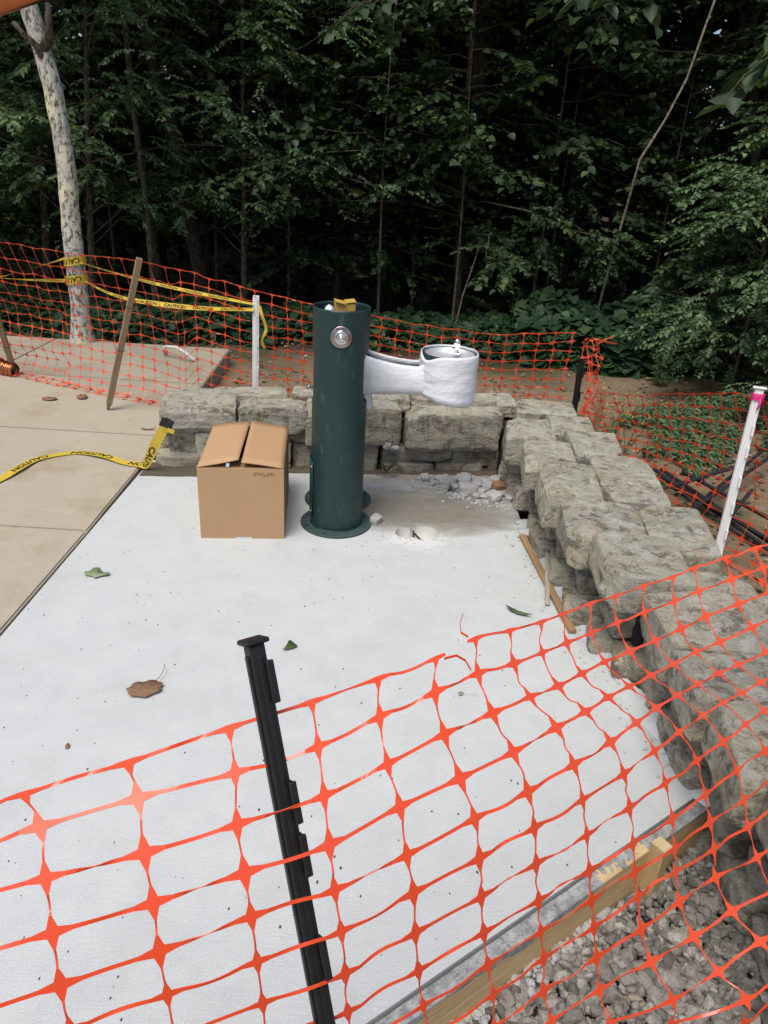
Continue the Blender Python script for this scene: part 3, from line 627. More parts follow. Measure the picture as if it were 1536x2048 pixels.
# drooping strip under the saddle
dvv = []
for i in range(8):
    for k in range(5): dvv.append((.10+.012*k+.002*i, -.055+.015*k, .600-.012*i-.004*k+.004*noise.noise(Vector((i, k, 2)))))
st = mesh('wrap_strip', dvv, [(i*5+k, i*5+k+1, (i+1)*5+k+1, (i+1)*5+k) for i in range(7) for k in range(4)], MAT['foam'], arm, True); st.modifiers.new('t', 'SOLIDIFY').thickness = .002
bowl = MB().lathe([(BR-.03, .60), (BR-.008, .635), (BR-.005, ZR-.004), (BR-.008, ZR), (BR-.014, ZR), (BR-.016, ZR-.006)], 64, (BX, 0, 0)).build('bowl', MAT['green'], rear, True)
bv = []; nA = 72; nZ = 22
for j in range(nZ+1):
    t = j/nZ
    for i in range(nA):
        a = 2*pi*i/nA; dl = (a-pi+pi) % (2*pi)-pi                                   # angle away from the arm side
        front = exp(-((((a-radians(215)+pi) % (2*pi)-pi))/.45)**2)
        ztop = ZR+.007-.030*front+.002*noise.noise(Vector((a*3, 0, 9))); zbot = .578-.020*cos(a)+.008*noise.noise(Vector((cos(a)*2, sin(a)*2, 5)))
        z = zbot+(ztop-zbot)*t; r = BR+.004; 
        if t < .10: r -= .016*((.10-t)/.10)**2
        if t > .96: r -= .004
        r += .0035*noise.noise(Vector((cos(a)*1.5, sin(a)*1.5, z*38)))+.0018*noise.noise(Vector((cos(a)*5+z*20, sin(a)*5, z*70)))+.0015*noise.noise(Vector((cos(a)*11, sin(a)*11, z*60)))
        bv.append((BX+r*cos(a), r*sin(a), z))
bfc = [(j*nA+i, j*nA+(i+1) % nA, (j+1)*nA+(i+1) % nA, (j+1)*nA+i) for j in range(nZ) for i in range(nA)]+[tuple(range(nA))[::-1]]
bw_ = mesh('foam_wrap', bv, bfc, MAT['foam'], bowl, True); sm = bw_.modifiers.new('t', 'SOLIDIFY'); sm.thickness = .0025; sm.offset = 1
MB().lathe([(BR-.012, ZR-.001), (BR-.02, ZR-.003), (BR-.024, ZR-.012), (BR-.04, ZR-.024), (BR-.075, ZR-.034), (.018, ZR-.04), (.014, ZR-.046), (0, ZR-.046)], 64, (BX, 0, 0)).build('basin', MAT['steel'], bowl, True)
spx, spy = BX+.035, .045
sp = MB().lathe([(.016, 0), (.016, .006), (.011, .010), (.010, .034), (.015, .038), (.016, .052), (.0145, .062), (.009, .069), (0, .071)], 28, (spx, spy, ZR-.012)).build('bubbler', MAT['chrome'], bowl, True)
MB().tube([(spx-.010, spy-.004, ZR+.012), (spx-.022, spy-.012, ZR+.010), (spx-.027, spy-.016, ZR+.004)], [.006, .005, .004], 10).build('spout', MAT['chrome'], sp, True)
MB().lathe([(0, .002), (.018, .002), (.020, 0)], 24, (BX-.01, -.02, ZR-.042)).build('drain_strainer', MAT['steel'], bowl, True)

# ------------------------------------------------------------------ cardboard box
bx = empty('cardboard_box', (-.672, 3.218, 0), (0, 0, .105), 'brown cardboard box with half shut top flaps and pencilled lettering', 'cardboard box')
W, D, Hh, T = .378, .56, .349, .005
MB().box((0, -D/2+T/2, Hh/2), (W, T, Hh)).build('front_panel', MAT['card'], bx); MB().box((0, D/2-T/2, Hh/2), (W, T, Hh)).build('back_panel', MAT['card'], bx)
MB().box((-W/2+T/2, 0, Hh/2-.0005), (T, D-2*T, Hh-.001)).build('side_panel', MAT['card'], bx); MB().box((W/2-T/2, 0, Hh/2-.0005), (T, D-2*T, Hh-.001)).build('side_panel', MAT['card'], bx)
MB().box((0, 0, .004), (W-2*T, D-2*T, .004)).build('bottom_panel', MAT['card'], bx)
def flap(hinge_x, sgn, ang, y0, y1, tw, warp):
    v = []; n = 8; m = 8
    for j in range(m+1):
        for i in range(n+1):
            s = i/n*(W/2-.005); t = j/m; a = ang*(1-t)+tw*t; h = s*sin(a)+warp*sin(pi*i/n)*(t-.5)
            v.append((hinge_x+sgn*s*cos(a), y0+(y1-y0)*t, Hh+.0035+h))
    f = [(j*(n+1)+i, j*(n+1)+i+1, (j+1)*(n+1)+i+1, (j+1)*(n+1)+i) for j in range(m) for i in range(n)]
    o = mesh('top_flap', v, f, MAT['card'], bx, True); sm = o.modifiers.new('t', 'SOLIDIFY'); sm.thickness = .004; sm.offset = 0; return o
flap(-W/2+.002, 1, radians(12), -D/2, D/2, radians(7), .004); flap(W/2-.002, -1, radians(8), -D/2, D/2, radians(8), -.004)
for y, s in ((-D/2+.006, 1), (D/2-.006, -1)):
    o = MB().box((0, s*.08, 0), (W-.016, .16, .004), Matrix.Rotation(s*radians(-6), 3, 'X')).build('inner_flap', MAT['card'], bx); o.location = (0, y, Hh-.010)
v, f, w, h = text_data('EVG-FK', .028, .0006)
mesh('handwriting', [(.055+p[0]+p[1]*.10, -D/2-.0006, Hh-.035+p[1]*.8+.002*sin(p[0]*90)) for p in v], f, MAT['pencil'], bx)
MB().box((.005, -D/2-.0012, .004), (.075, .0015, .007)).build('packing_tape', MAT['poly'], bx); MB().box((-.055, -D/2+.004, Hh+.014), (.014, .003, .018), Matrix.Rotation(.2, 3, 'Y')).build('tape_tab', MAT['poly'], bx)

# ------------------------------------------------------------------ orange safety netting
def build_net(name, G, label, drop=(), wmid=.0042, wv=.0026, node=.0125, seed=1, thick=.0011, group=None, twist=1.0, tails=()):
    """G[i][j] -> 3D node or None; i along the fence, j downwards. Nodes are flared plates, strands thin ribbons between them."""
    r = random.Random(seed); v = []; f = []; I = len(G); J = max(len(c) for c in G)
    def get(i, j):
        if 0 <= i < I and 0 <= j < len(G[i]) and G[i][j] is not None: return Vector(G[i][j])
    fr = {}
    for i in range(I):
        for j in range(len(G[i])):
            p = get(i, j)
            if p is None: continue
            e, w_, n, s = get(i+1, j), get(i-1, j), get(i, j-1), get(i, j+1)
            du = ((e or p)-(w_ or p)); dv = ((n or p)-(s or p))
            if du.length < 1e-6: du = Vector((1, 0, 0))
            if dv.length < 1e-6: dv = Vector((0, 0, 1))
            lu = du.length/((e is not None)+(w_ is not None) or 1); du.normalize(); dv.normalize(); nn = du.cross(dv); nn = nn.normalized() if nn.length > 1e-4 else Vector((0, -1, 0))
            fr[i, j] = (p, du, dv, nn)
    port = {}
    for (i, j), (p, du, dv, nn) in fr.items():
        sc = r.uniform(.88, 1.12); top = get(i, j-1) is None; E = node*1.75*sc; N = node*1.55*sc; c = node*.44*sc; wh = wmid*.55; wn = wv*.6
        ring = [(E, -wh, 'e0'), (E, wh, 'e1'), (c*1.15, c, 0), (wn, N, 'n1'), (-wn, N, 'n0'), (-c*1.15, c, 0), (-E, wh, 'w1'), (-E, -wh, 'w0'), (-c*1.15, -c, 0), (-wn, -N, 's0'), (wn, -N, 's1'), (c*1.15, -c, 0)]
        if top: ring = [(x, min(y, wh*1.6), t) for x, y, t in ring]
        b0 = len(v); v.append(p); k = 0
        for x, y, t in ring:
            v.append(p+du*x+dv*y); k += 1
            if t: port[i, j, t] = len(v)-1
        f += [(b0, b0+1+q, b0+1+(q+1) % 12) for q in range(12)]
    def strand(a0, a1, b0, b1, wm, n, tw, sag, nn):
        A0, A1, B0, B1 = v[a0], v[a1], v[b0], v[b1]; ca = (A0+A1)/2; cb = (B0+B1)/2; wa = (A1-A0); wb = (B1-B0); prev = (a0, a1)
        ax_ = (cb-ca).normalized() if (cb-ca).length > 1e-6 else Vector((1, 0, 0))
        for k in range(1, n):
            t = k/n; c = ca.lerp(cb, t)+nn*sag*sin(pi*t)+Vector((0, 0, -abs(sag)*.35*sin(pi*t))); wd = wa.lerp(wb, t); L = wd.length
            fl_ = abs(2*t-1)**4; w = wm*(1-fl_)+L*fl_
            wd = wd.normalized() if L > 1e-7 else Vector((0, 0, 1)); wd = Matrix.Rotation(tw*sin(pi*t)**2, 3, ax_) @ wd
            v.append(c-wd*w/2); v.append(c+wd*w/2); cur = (len(v)-2, len(v)-1); f.append((prev[0], cur[0], cur[1], prev[1])); prev = cur
        f.append((prev[0], b0, b1, prev[1]))
    for (i, j), (p, du, dv, nn) in fr.items():
        if (i+1, j) in fr and ('h', i, j) not in drop:
            tw = r.choice((0, r.uniform(-.5, .5), r.uniform(-1.3, 1.3), r.uniform(.9, 1.5)))*twist
            strand(port[i, j, 'e0'], port[i, j, 'e1'], port[i+1, j, 'w0'], port[i+1, j, 'w1'], wmid, 8, tw, r.uniform(-.006, .004), nn)
        if (i, j+1) in fr and ('v', i, j) not in drop:
            strand(port[i, j, 's0'], port[i, j, 's1'], port[i, j+1, 'n0'], port[i, j+1, 'n1'], wv, 6, r.uniform(-.7, .7)*twist, r.uniform(-.004, .004), nn)
    for pts, w in tails:
        b0 = len(v)
        for k, q in enumerate(pts): v.append(Vector(q)+Vector((0, .0, w/2))); v.append(Vector(q)-Vector((0, .0, w/2)))
        f += [(b0+2*k, b0+2*k+1, b0+2*k+3, b0+2*k+2) for k in range(len(pts)-1)]
    o = mesh(name, v, f, MAT['orange'], None, False); sm = o.modifiers.new('thickness', 'SOLIDIFY'); sm.thickness = thick; sm.offset = 0
    return tag(o, label, 'safety net', group)
NEAR = [[(-411,625,894),(-373,582,892),(-353,542,859),(-338,510,813),(-327,487,758)],[(-299,668,911),(-272,621,903),(-253,577,865),(-237,546,822),(-227,523,771),(-218,509,714)],[(-183,718,930),(-165,664,908),(-154,619,871),(-140,587,828),(-129,565,781),(-120,548,723),(-113,538,658)],[(-82,769,937),(-67,712,913),(-54,667,875),(-43,632,830),(-33,608,779),(-22,591,725),(-14,579,660),(-8,572,591)],[(6,824,939),(11,768,919),(25,721,881),(44,688,840),(57,660,785),(69,644,734),(76,631,672),(85,623,605),(97,618,535)],[(91,882,937),(89,826,919),(103,780,884),(127,744,840),(150,719,792),(161,700,738),(169,686,678),(179,677,614),(192,672,550),(207,669,485)],[(156,944,933),(157,885,911),(178,839,876),(209,804,836),(233,777,788),(247,759,736),(256,745,678),(267,733,614),(278,726,553),(290,722,495),(299,713,429),(319,703,368)],[(220,1002,912),(222,943,890),(245,899,861),(285,868,830),(314,841,783),(332,821,732),(345,805,675),(357,792,612),(369,784,554),(381,777,498),(394,766,439),(406,750,380),(428,729,325)],[(286,1065,891),(281,1005,869),(304,959,838),(347,930,812),(389,906,773),(415,887,725),(431,870,669),(445,854,606),(456,843,551),(469,835,502),(482,818,443),(505,798,388),(544,769,333)],[(341,1129,869),(339,1069,847),(361,1023,817),(404,994,792),(453,972,759),(488,954,715),(513,936,661),(533,917,598),(545,903,542),(553,892,497),(566,873,445),(595,846,392),(637,814,348),(677,781,326)],[(409,1196,853),(402,1135,827),(421,1089,796),(463,1058,768),(512,1038,739),(556,1021,701),(594,1004,652),(617,984,591),(633,968,540),(645,950,492),(652,928,445),(682,897,397),(727,862,366)],[(479,1261,834),(471,1201,809),(490,1155,776),(527,1123,746),(577,1103,718),(628,1088,686),(672,1071,640),(704,1052,588),(723,1031,534),(735,1010,489),(753,981,441)],[(558,1327,823),(547,1267,795),(562,1220,759),(597,1189,727),(644,1168,697),(697,1153,667),(746,1137,629),(789,1118,581)],[(642,1389,814),(632,1331,786),(640,1285,748),(668,1253,714),(715,1230,680),(765,1213,647),(814,1199,615)],[(711,1445,809),(707,1390,780),(716,1346,743),(744,1312,702),(785,1288,663),(834,1271,633)],[(800,1495,813),(801,1444,785),(810,1402,746),(838,1371,706),(872,1344,661)]]
NEAR = [[Vector(p)/1000 for p in c] for c in NEAR]
ROWS = 15
# finish the columns below and beside the part in view: left ones hang like their right neighbour, right ones like their left neighbour
for i in range(8, -1, -1):
    while len(NEAR[i]) < ROWS:
        j = len(NEAR[i])
        if i < 8 and len(NEAR[i+1]) > j: NEAR[i].append(NEAR[i][-1]+(NEAR[i+1][j]-NEAR[i+1][j-1]))
        else: NEAR[i].append(NEAR[i][-1]+Vector((.01, -.006, -.058)))
for i in range(9, len(NEAR)):
    while len(NEAR[i]) < ROWS:
        j = len(NEAR[i]); NEAR[i].append(NEAR[i][-1]+(NEAR[i-1][j]-NEAR[i-1][j-1]))
for k in range(4): NEAR.insert(0, [NEAR[0][j]*2-NEAR[1][j] for j in range(ROWS)])
for k in range(4): NEAR.append([NEAR[-1][j]*2-NEAR[-2][j] for j in range(ROWS)])
p5, p6 = NEAR[9][0], NEAR[10][0]
build_net('safety_net', NEAR, 'near orange plastic safety net sagging across the foreground on a black post', drop={('h', 9, 0)}, seed=4, wmid=.0046, wv=.0023, node=.0118,
  tails=[([p5+Vector((.012, 0, 0)), p5+Vector((.03, .004, .004)), p5+Vector((.045, .006, -.006)), p5+Vector((.055, .004, -.022))], .004), ([p6+Vector((-.012, 0, .002)), p6+Vector((-.024, .002, .008)), p6+Vector((-.027, .004, .022)), p6+Vector((-.024, .006, .04))], .0035)])
def curve_pts(tab, s):
    k = [t[0] for t in tab]; return Vector([float(np.interp(s, k, [t[1][a] for t in tab])) for a in range(3)])
def arc_cols(tab, step):
    S = np.linspace(tab[0][0], tab[-1][0], 400); P = [curve_pts(tab, s) for s in S]; L = [0]
    for a, b_ in zip(P, P[1:]): L.append(L[-1]+(b_-a).length)
    n = int(L[-1]/step); return [float(np.interp(i*step, L, S)) for i in range(n+1)]
# far net: top and foot lines in plan, parameter is roughly x
TOP = [(-3.6, (-3.5, 5.25, 1.02)), (-2.63, (-2.63, 5.0, .985)), (-2.1, (-2.10, 4.8, .966)), (-1.58, (-1.59, 4.66, .962)), (-1.23, (-1.234, 4.6, .918)), (-.87, (-.873, 4.55, .845)), (-.5, (-.50, 4.55, .788)), (-.14, (-.137, 4.55, .737)), (.24, (.244, 4.5, .699)), (.65, (.646, 4.5, .678)), (1.15, (1.16, 4.44, .742))]
FOOT = [(-3.6, (-3.6, 5.5, .03)), (-2.63, (-2.70, 5.17, .025)), (-2.1, (-2.16, 4.93, .025)), (-1.58, (-1.60, 4.71, .025)), (-1.23, (-1.28, 4.66, -.06)), (-.87, (-.88, 4.60, -.10)), (-.5, (-.5, 4.60, -.11)), (-.14, (-.14, 4.6, -.11)), (.24, (.24, 4.56, -.11)), (.65, (.65, 4.54, -.11)), (1.15, (1.15, 4.46, -.10))]
cs = arc_cols(TOP, .098); G = []
for ii, s in enumerate(cs):
    t0, b0 = curve_pts(TOP, s), curve_pts(FOOT, s); col = []
    for j in range(15):
        t = j/14; tt = t**.86 if s < -1.4 else t
        if s < -1.25: q = max(0, (tt-.72)/.28)                          # slack folds out over the walkway
        else: q = 0
        back = .33*sin(pi*min(1, tt*.98))**1.0*(1 if s < -1.4 else .25) if s < -1.2 else .05*sin(pi*tt)
        zz = t0.z+(b0.z-t0.z)*min(1, tt*(1.16 if s < -1.3 else 1.0)); p = Vector((t0.x+(b0.x-t0.x)*tt, t0.y+(b0.y-t0.y)*tt+back*.6, max(zz, b0.z+.01*(j % 2))))
        if s < -2.35: p.y += .06*sin(j*1.3)*tt; p.x += .10*tt*tt*(1 if j < 11 else .4)
        if -1.9 < s < -.9: p.z += .006*sin(ii*.8)*sin(pi*t); p.x += .02*sin(pi*t)*sin(2.2*s)
        p += Vector((noise.noise(Vector((ii*.7, j*.7, 1))), noise.noise(Vector((ii*.7, j*.7, 5)))*1.5, noise.noise(Vector((ii*.7, j*.7, 9)))))*.014
        col.append(p)
    G.append(col)
build_net('safety_net', G, 'long orange safety net strung behind the stone wall from walkway to far post', seed=9, wmid=.0042, wv=.0028, node=.0118, twist=.7)
# right net, from the corner bundle to the white post and on
TOP2 = [(0, (1.20, 4.30, .40)), (1, (1.25, 4.2, .436)), (2, (1.388, 4.0, .487)), (3, (1.495, 3.75, .582)), (4, (1.585, 3.5, .662)), (5, (1.623, 3.35, .708)), (6, (1.654, 3.2, .735)), (7, (1.74, 2.95, .66)), (8, (1.85, 2.6, .62))]
FOOT2 = [(0, (1.17, 4.33, -.02)), (1, (1.24, 4.22, -.10)), (2, (1.34, 4.02, -.10)), (3, (1.42, 3.8, -.11)), (4, (1.50, 3.52, -.11)), (5, (1.60, 3.30, -.11)), (6, (1.70, 3.12, -.11)), (7, (1.8, 2.9, -.11)), (8, (1.9, 2.55, -.11))]
cs = arc_cols(TOP2, .098); G = []
for ii, s in enumerate(cs):
    t0, b0 = curve_pts(TOP2, s), curve_pts(FOOT2, s); col = []; pinch = exp(-(s/.7)**2)
    for j in range(13):
        t = j/12; p = t0.lerp(b0, t); p.z = t0.z+(b0.z-t0.z)*min(1, t*1.12)
        p += Vector((.10*sin(pi*t)*(1-pinch)+.06*t*(s > 1.5), -.02*t, 0)); p += Vector((noise.noise(Vector((ii*.7, j*.7, 21))), noise.noise(Vector((ii*.7, j*.7, 25))), noise.noise(Vector((ii*.7, j*.7, 29)))*.7))*(.014+.03*pinch)
        p.z = max(p.z, b0.z+.006*(j % 3)); col.append(p)
    G.append(col)
build_net('safety_net', G, 'orange safety net right of the wall tied to the white post with pink ribbon', seed=13, wmid=.0044, wv=.0030, node=.0122, twist=.5)
# bundled, twisted end of net hanging at the far corner post
G = []; bz = random.Random(6)
for i in range(5):
    col = []
    for j in range(16):
        t = j/15; c = Vector((1.18+.03*sin(t*5)+.10*t*t, 4.40-.12*t, .70-.72*t)); w = .045*(.5+abs(t-.45)*1.2)
        col.append(c+Vector((w*(i-2)*.55+bz.gauss(0, .007), bz.gauss(0, .014), bz.gauss(0, .008))))
    G.append(col)
q = G[4][0]
build_net('safety_net', G, 'crumpled bunch of orange netting gathered round the far black corner post', seed=15, wmid=.005, wv=.0034, node=.009, twist=1.2,
  tails=[([q, q+Vector((.03, 0, .012)), q+Vector((.07, 0, .03))], .006), ([q+Vector((-.02, 0, -.02)), q+Vector((.03, .0, .0)), q+Vector((.10, 0, -.012))], .005)])

# ------------------------------------------------------------------ posts and stakes
def frame_on(top, base, spin=0):
    z = (Vector(top)-Vector(base)).normalized(); x = Vector((1, 0, 0)); x = (x-z*x.dot(z)).normalized(); y = z.cross(x)
    m = Matrix((x, y, z)).transposed() @ Matrix.Rotation(spin, 3, 'Z'); return m
def fence_post(name, top, base, w, d, spin, mat, hooks, label, cat='post', cap=True, hook_side=-1, hl=.062):
    top, base = Vector(top), Vector(base); L = (top-base).length; e = empty(name, base, frame_on(top, base, spin).to_euler(), label, cat)
    # U-channel with a rib, rounded edges
    m = MB().box((0, 0, L/2), (w, d, L), None, .0022); m.box((0, -d/2-.0012, L/2-.004), (w*.34, .0035, L-.02), None, .0012); m.box((-w/2-.0012, 0, L/2-.004), (.0035, d*.4, L-.02), None, .0012)
    m.build('shaft', mat, e)
    if cap: MB().box((0, 0, L+.003), (w*1.55, d*1.5, .007), None, .0028).build('cap', mat, e)
    for t0 in hooks:
        z = L-t0-hl/2; h = MB(); h.box((w*.36, hook_side*(d/2+.012), z), (.010, .0045, hl), None, .0018)
        h.box((w*.36, hook_side*(d/2+.005), z+hl/2-.005), (.008, .014, .007), None, .0015); h.box((w*.36, hook_side*(d/2+.005), z-hl/2+.005), (.006, .014, .006), None, .0015); h.build('hook', mat, e)
    return e
Tn, Ln = Vector((-.155, .75, 1.042)), Vector((-.053, .583, .655)); dn = (Ln-Tn).normalized(); Bn = Tn+dn*((Tn.z+.17)/-dn.z)
fence_post('fence_post', Tn, Bn, .0215, .0215, radians(33), MAT['black'], [.021, .178, .247, .383, .52, .66, .8, .95], 'black plastic fence post with hooks standing in the foreground', hl=.055)
fence_post('fence_post', (1.143, 4.40, .585), (1.16, 4.4, -.12), .03, .028, .2, MAT['black'], [.05, .2, .35], 'black plastic post at the far corner behind the stone wall')
fence_post('fence_post', (-.862, 4.56, .815), (-.888, 4.56, -.12), .038, .024, .15, MAT['white'], [.06, .25, .44], 'white plastic post behind the back wall left of the green pedestal', cap=False)
wpr = fence_post('fence_post', (1.617, 3.15, .790), (1.60, 3.06, -.13), .036, .03, -.35, MAT['white'], [.16, .26, .40, .53, .66, .78], 'leaning white plastic post with pink ribbon behind the right wall', hl=.05)
b = MB()
for k in range(3): b.lathe([(.0255+.002*k, 0), (.0265+.002*k, .006), (.0255+.002*k, .009)], 16, (0, 0, .875+.010*k))
b.tube([(.01, -.026, .885), (.014, -.028, .86), (.006, -.027, .835)], [.004, .005, .003], 6); pk = b.build('pink_ribbon', MAT['pink'], None, True)
pk.location = wpr.location; pk.rotation_euler = wpr.rotation_euler; tag(pk, 'pink ribbon tied round the top of the leaning white post', 'ribbon')
def wood_stake(top, base, w, d, spin, label, mat='stake', point=True):
    top, base = Vector(top), Vector(base); L = (top-base).length; e = empty('wooden_stake', base, frame_on(top, base, spin).to_euler(), label, 'stake')
    v = [(0, 0, 0) if False else (x*.25, y*.25, 0) for x, y in ((-w/2, -d/2), (w/2, -d/2), (w/2, d/2), (-w/2, d/2))]+[(x, y, .06) for x, y in ((-w/2, -d/2), (w/2, -d/2), (w/2, d/2), (-w/2, d/2))]+[(x, y, L) for x, y in ((-w/2, -d/2), (w/2, -d/2), (w/2, d/2), (-w/2, d/2))]
    f = [(3, 2, 1, 0), (8, 9, 10, 11)]+[(a+k, a+(k+1) % 4, a+4+(k+1) % 4, a+4+k) for a in (0, 4) for k in range(4)]
    o = mesh('shaft', v, f, MAT[mat], e); bv_ = o.modifiers.new('bevel', 'BEVEL'); bv_.width = .0015; bv_.segments = 1
    for t in (.42, .70):
        r_ = max(w, d)*.62; MB().tube([(r_*cos(a)*(w/max(w, d)+.25), r_*sin(a)*(d/max(w, d)+.25), L*t+.003*sin(a)) for a in np.linspace(0, 2*pi, 13)], .0016, 5, False).build('tie_wire', MAT['rebar'], e, True)
    return e
wood_stake((-1.583, 4.62, .985), (-1.872, 4.577, .012), .036, .036, .45, 'weathered wooden stake leaning right with its point on the walkway')
wood_stake((-2.80, 5.10, .56), (-2.83, 5.28, .012), .036, .034, .3, 'short wooden stake at the left edge beside the copper downspout')
wood_stake((1.285, 4.30, .44), (1.275, 4.32, -.12), .026, .026, .2, 'short orange tinted wooden stake in the bunched net behind the wall corner', 'lath')

# ------------------------------------------------------------------ copper downspout and gutter end at the left
cp = empty('copper_downspout', (-2.87, 5.27, .0), None, 'ribbed copper downspout elbow lying on the walkway at the left edge', 'downspout')
path = [Vector((-.50, .10, .62)), Vector((-.46, .08, .42)), Vector((-.38, .06, .27)), Vector((-.26, .03, .17)), Vector((-.12, .0, .10)), Vector((.0, -.03, .065)), Vector((.08, -.05, .055))]
P = []; Rr = []
for k in range(70):
    t = k/69*(len(path)-1); j = min(int(t), len(path)-2); q = t-j; P.append(path[j].lerp(path[j+1], q)); Rr.append(.05+.0055*sin(k*1.35))
MB().tube(P, Rr, 28, False).build('corrugated_pipe', MAT['copper'], cp, True); sm = cp.children[0].modifiers.new('t', 'SOLIDIFY'); sm.thickness = .002
gt = empty('copper_gutter', (-2.02, 5.0, 2.44), (0, 0, 0), 'blurred copper brown gutter edge in the top left corner', 'gutter')
g_ = MB(); gp = [(.07*cos(a), .07*sin(a)) for a in np.linspace(pi, 2*pi, 15)]
gv_ = [(-3+3.05*i/10-.02*i*0, y_, z_+.0) for i in range(11) for y_, z_ in gp]
ggo = mesh('trough', [(x, y, z+(x+.2)*.33*0) for x, y, z in gv_], [(i*15+k, (i+1)*15+k, (i+1)*15+k+1, i*15+k+1) for i in range(10) for k in range(14)], MAT['copper'], gt, True); ggo.modifiers.new('t', 'SOLIDIFY').thickness = .002
mesh('end_cap', [(.051, y, z) for y, z in gp], [tuple(range(15))], MAT['copper'], gt); gt.rotation_euler = (0, -.319, 0)

# ------------------------------------------------------------------ caution tape
CT = text_data('CAUTION', 1.0, .03)
def tape(name, pts, wvec, width, label, word=.30, gap=.20, start=.04, rev=True, flip=False, parent=None, group=None, nsub=10, th=.62):
    """ribbon through pts with across-vectors wvec; CAUTION repeated along it in raised ink"""
    pts = [Vector(p) for p in pts]; wv = [Vector(q).normalized() for q in wvec]; C_ = []; Wv = []
    n = len(pts)
    for i in range(n-1):
        p0, p1, p2, p3 = pts[max(i-1, 0)], pts[i], pts[i+1], pts[min(i+2, n-1)]
        for k in range(nsub):
            t = k/nsub; C_.append(.5*((2*p1)+(p2-p0)*t+(2*p0-5*p1+4*p2-p3)*t*t+(3*p1-p0-3*p2+p3)*t**3)); Wv.append(wv[i].lerp(wv[i+1], t).normalized())
    C_.append(pts[-1]); Wv.append(wv[-1]); L = [0]
    for a, b_ in zip(C_, C_[1:]): L.append(L[-1]+(b_-a).length)
    v = []; f = []
    for k, (c, w) in enumerate(zip(C_, Wv)): v += [c-w*width/2, c+w*width/2]
    f = [(2*k, 2*k+2, 2*k+3, 2*k+1) for k in range(len(C_)-1)]
    o = mesh(name, v, f, MAT['yellow'], parent, True)
    if parent is None: tag(o, label, 'caution tape', group)
    tot = L[-1]; s = start; tvv, tff, tw, th_ = CT
    def at(u, q):
        u = min(max(u, 0), tot); i = min(int(np.searchsorted(L, u, 'right'))-1, len(C_)-2); i = max(i, 0); t = (u-L[i])/max(1e-9, L[i+1]-L[i]); c = C_[i].lerp(C_[i+1], t); w = Wv[i].lerp(Wv[i+1], t).normalized()
        tn = (C_[i+1]-C_[i]).normalized(); nn = tn.cross(w).normalized(); return c+w*q*width, nn
    while s+word < tot:
        lv = []
        for p in tvv:
            u = p[0]/tw*word; q = (p[1]/th_-.5)*th
            uu = tot-(s+u) if rev else s+u; qq = -q if rev else q
            if flip: qq = -qq
            c, nn = at(uu, qq); lv.append((c, nn))
        nv = len(lv); mesh('tape_lettering', [c+nn*.0008 for c, nn in lv]+[c-nn*.0008 for c, nn in lv], list(tff)+[tuple(i+nv for i in q[::-1]) for q in tff], MAT['ink'], o); s += word+gap
    return o
Z = .019
gp_ = [(-2.25, 2.75, Z), (-2.08, 3.10, Z), (-1.985, 3.36, Z+.004), (-1.952, 3.50, Z+.012), (-1.915, 3.68, Z+.004), (-1.77, 3.80, Z), (-1.60, 3.765, Z+.01), (-1.45, 3.695, Z+.004), (-1.345, 3.665, Z+.012), (-1.305, 3.63, .055), (-1.235, 3.59, .18), (-1.165, 3.58, .30)]
gw = [(-.93, .36, 0), (-.94, .33, 0), (-.95, .25, .02), (-.95, .22, .06), (-.70, .72, 0), (-.05, 1, 0), (.25, .96, .03), (.42, .9, 0), (.4, .85, .3), (-.7, .25, .6), (-.88, 0, .46), (-.9, -.05, .40)]
tape('caution_tape', gp_, gw, .052, 'loose yellow caution tape trailing over the tan walkway to the wall end', start=.16, word=.27, gap=.12, flip=False)
dt = MB(); 
for i in range(7):
    for k in range(6): dt.v.append((-.045+.015*i, -.008-.004*sin(i*1.3)-.006*noise.noise(Vector((i*.8, k*.8, 0))), -.035+.015*k))
dt.f = [(k*1+i*6, (i+1)*6+k, (i+1)*6+k+1, i*6+k+1) for i in range(6) for k in range(5)]
d_ = dt.build('duct_tape', MAT['duct'], None, True); d_.scale = (.72, 1, .72); d_.location = (-1.155, 3.565, .315); d_.rotation_euler = (.1, .45, .2); d_.modifiers.new('t', 'SOLIDIFY').thickness = .001
tag(d_, 'black duct tape patch holding caution tape to the end stone', 'duct tape')
ye = MB()
for i in range(6): ye.v += [(-.02+.012*i, -.012-.006*noise.noise(Vector((i, 3, 0))), -.052-.006*noise.noise(Vector((i, 5, 0)))), (-.02+.012*i, -.010, -.015)]
ye.f = [(2*i, 2*i+2, 2*i+3, 2*i+1) for i in range(5)]; y_ = ye.build('tape_end', MAT['yellow'], None, True); y_.scale = (.62, 1, .62); y_.rotation_euler = (0, .35, .2); y_.location = (-1.135, 3.563, .298); tag(y_, 'torn yellow tape end sticking out under the black duct tape', 'caution tape')

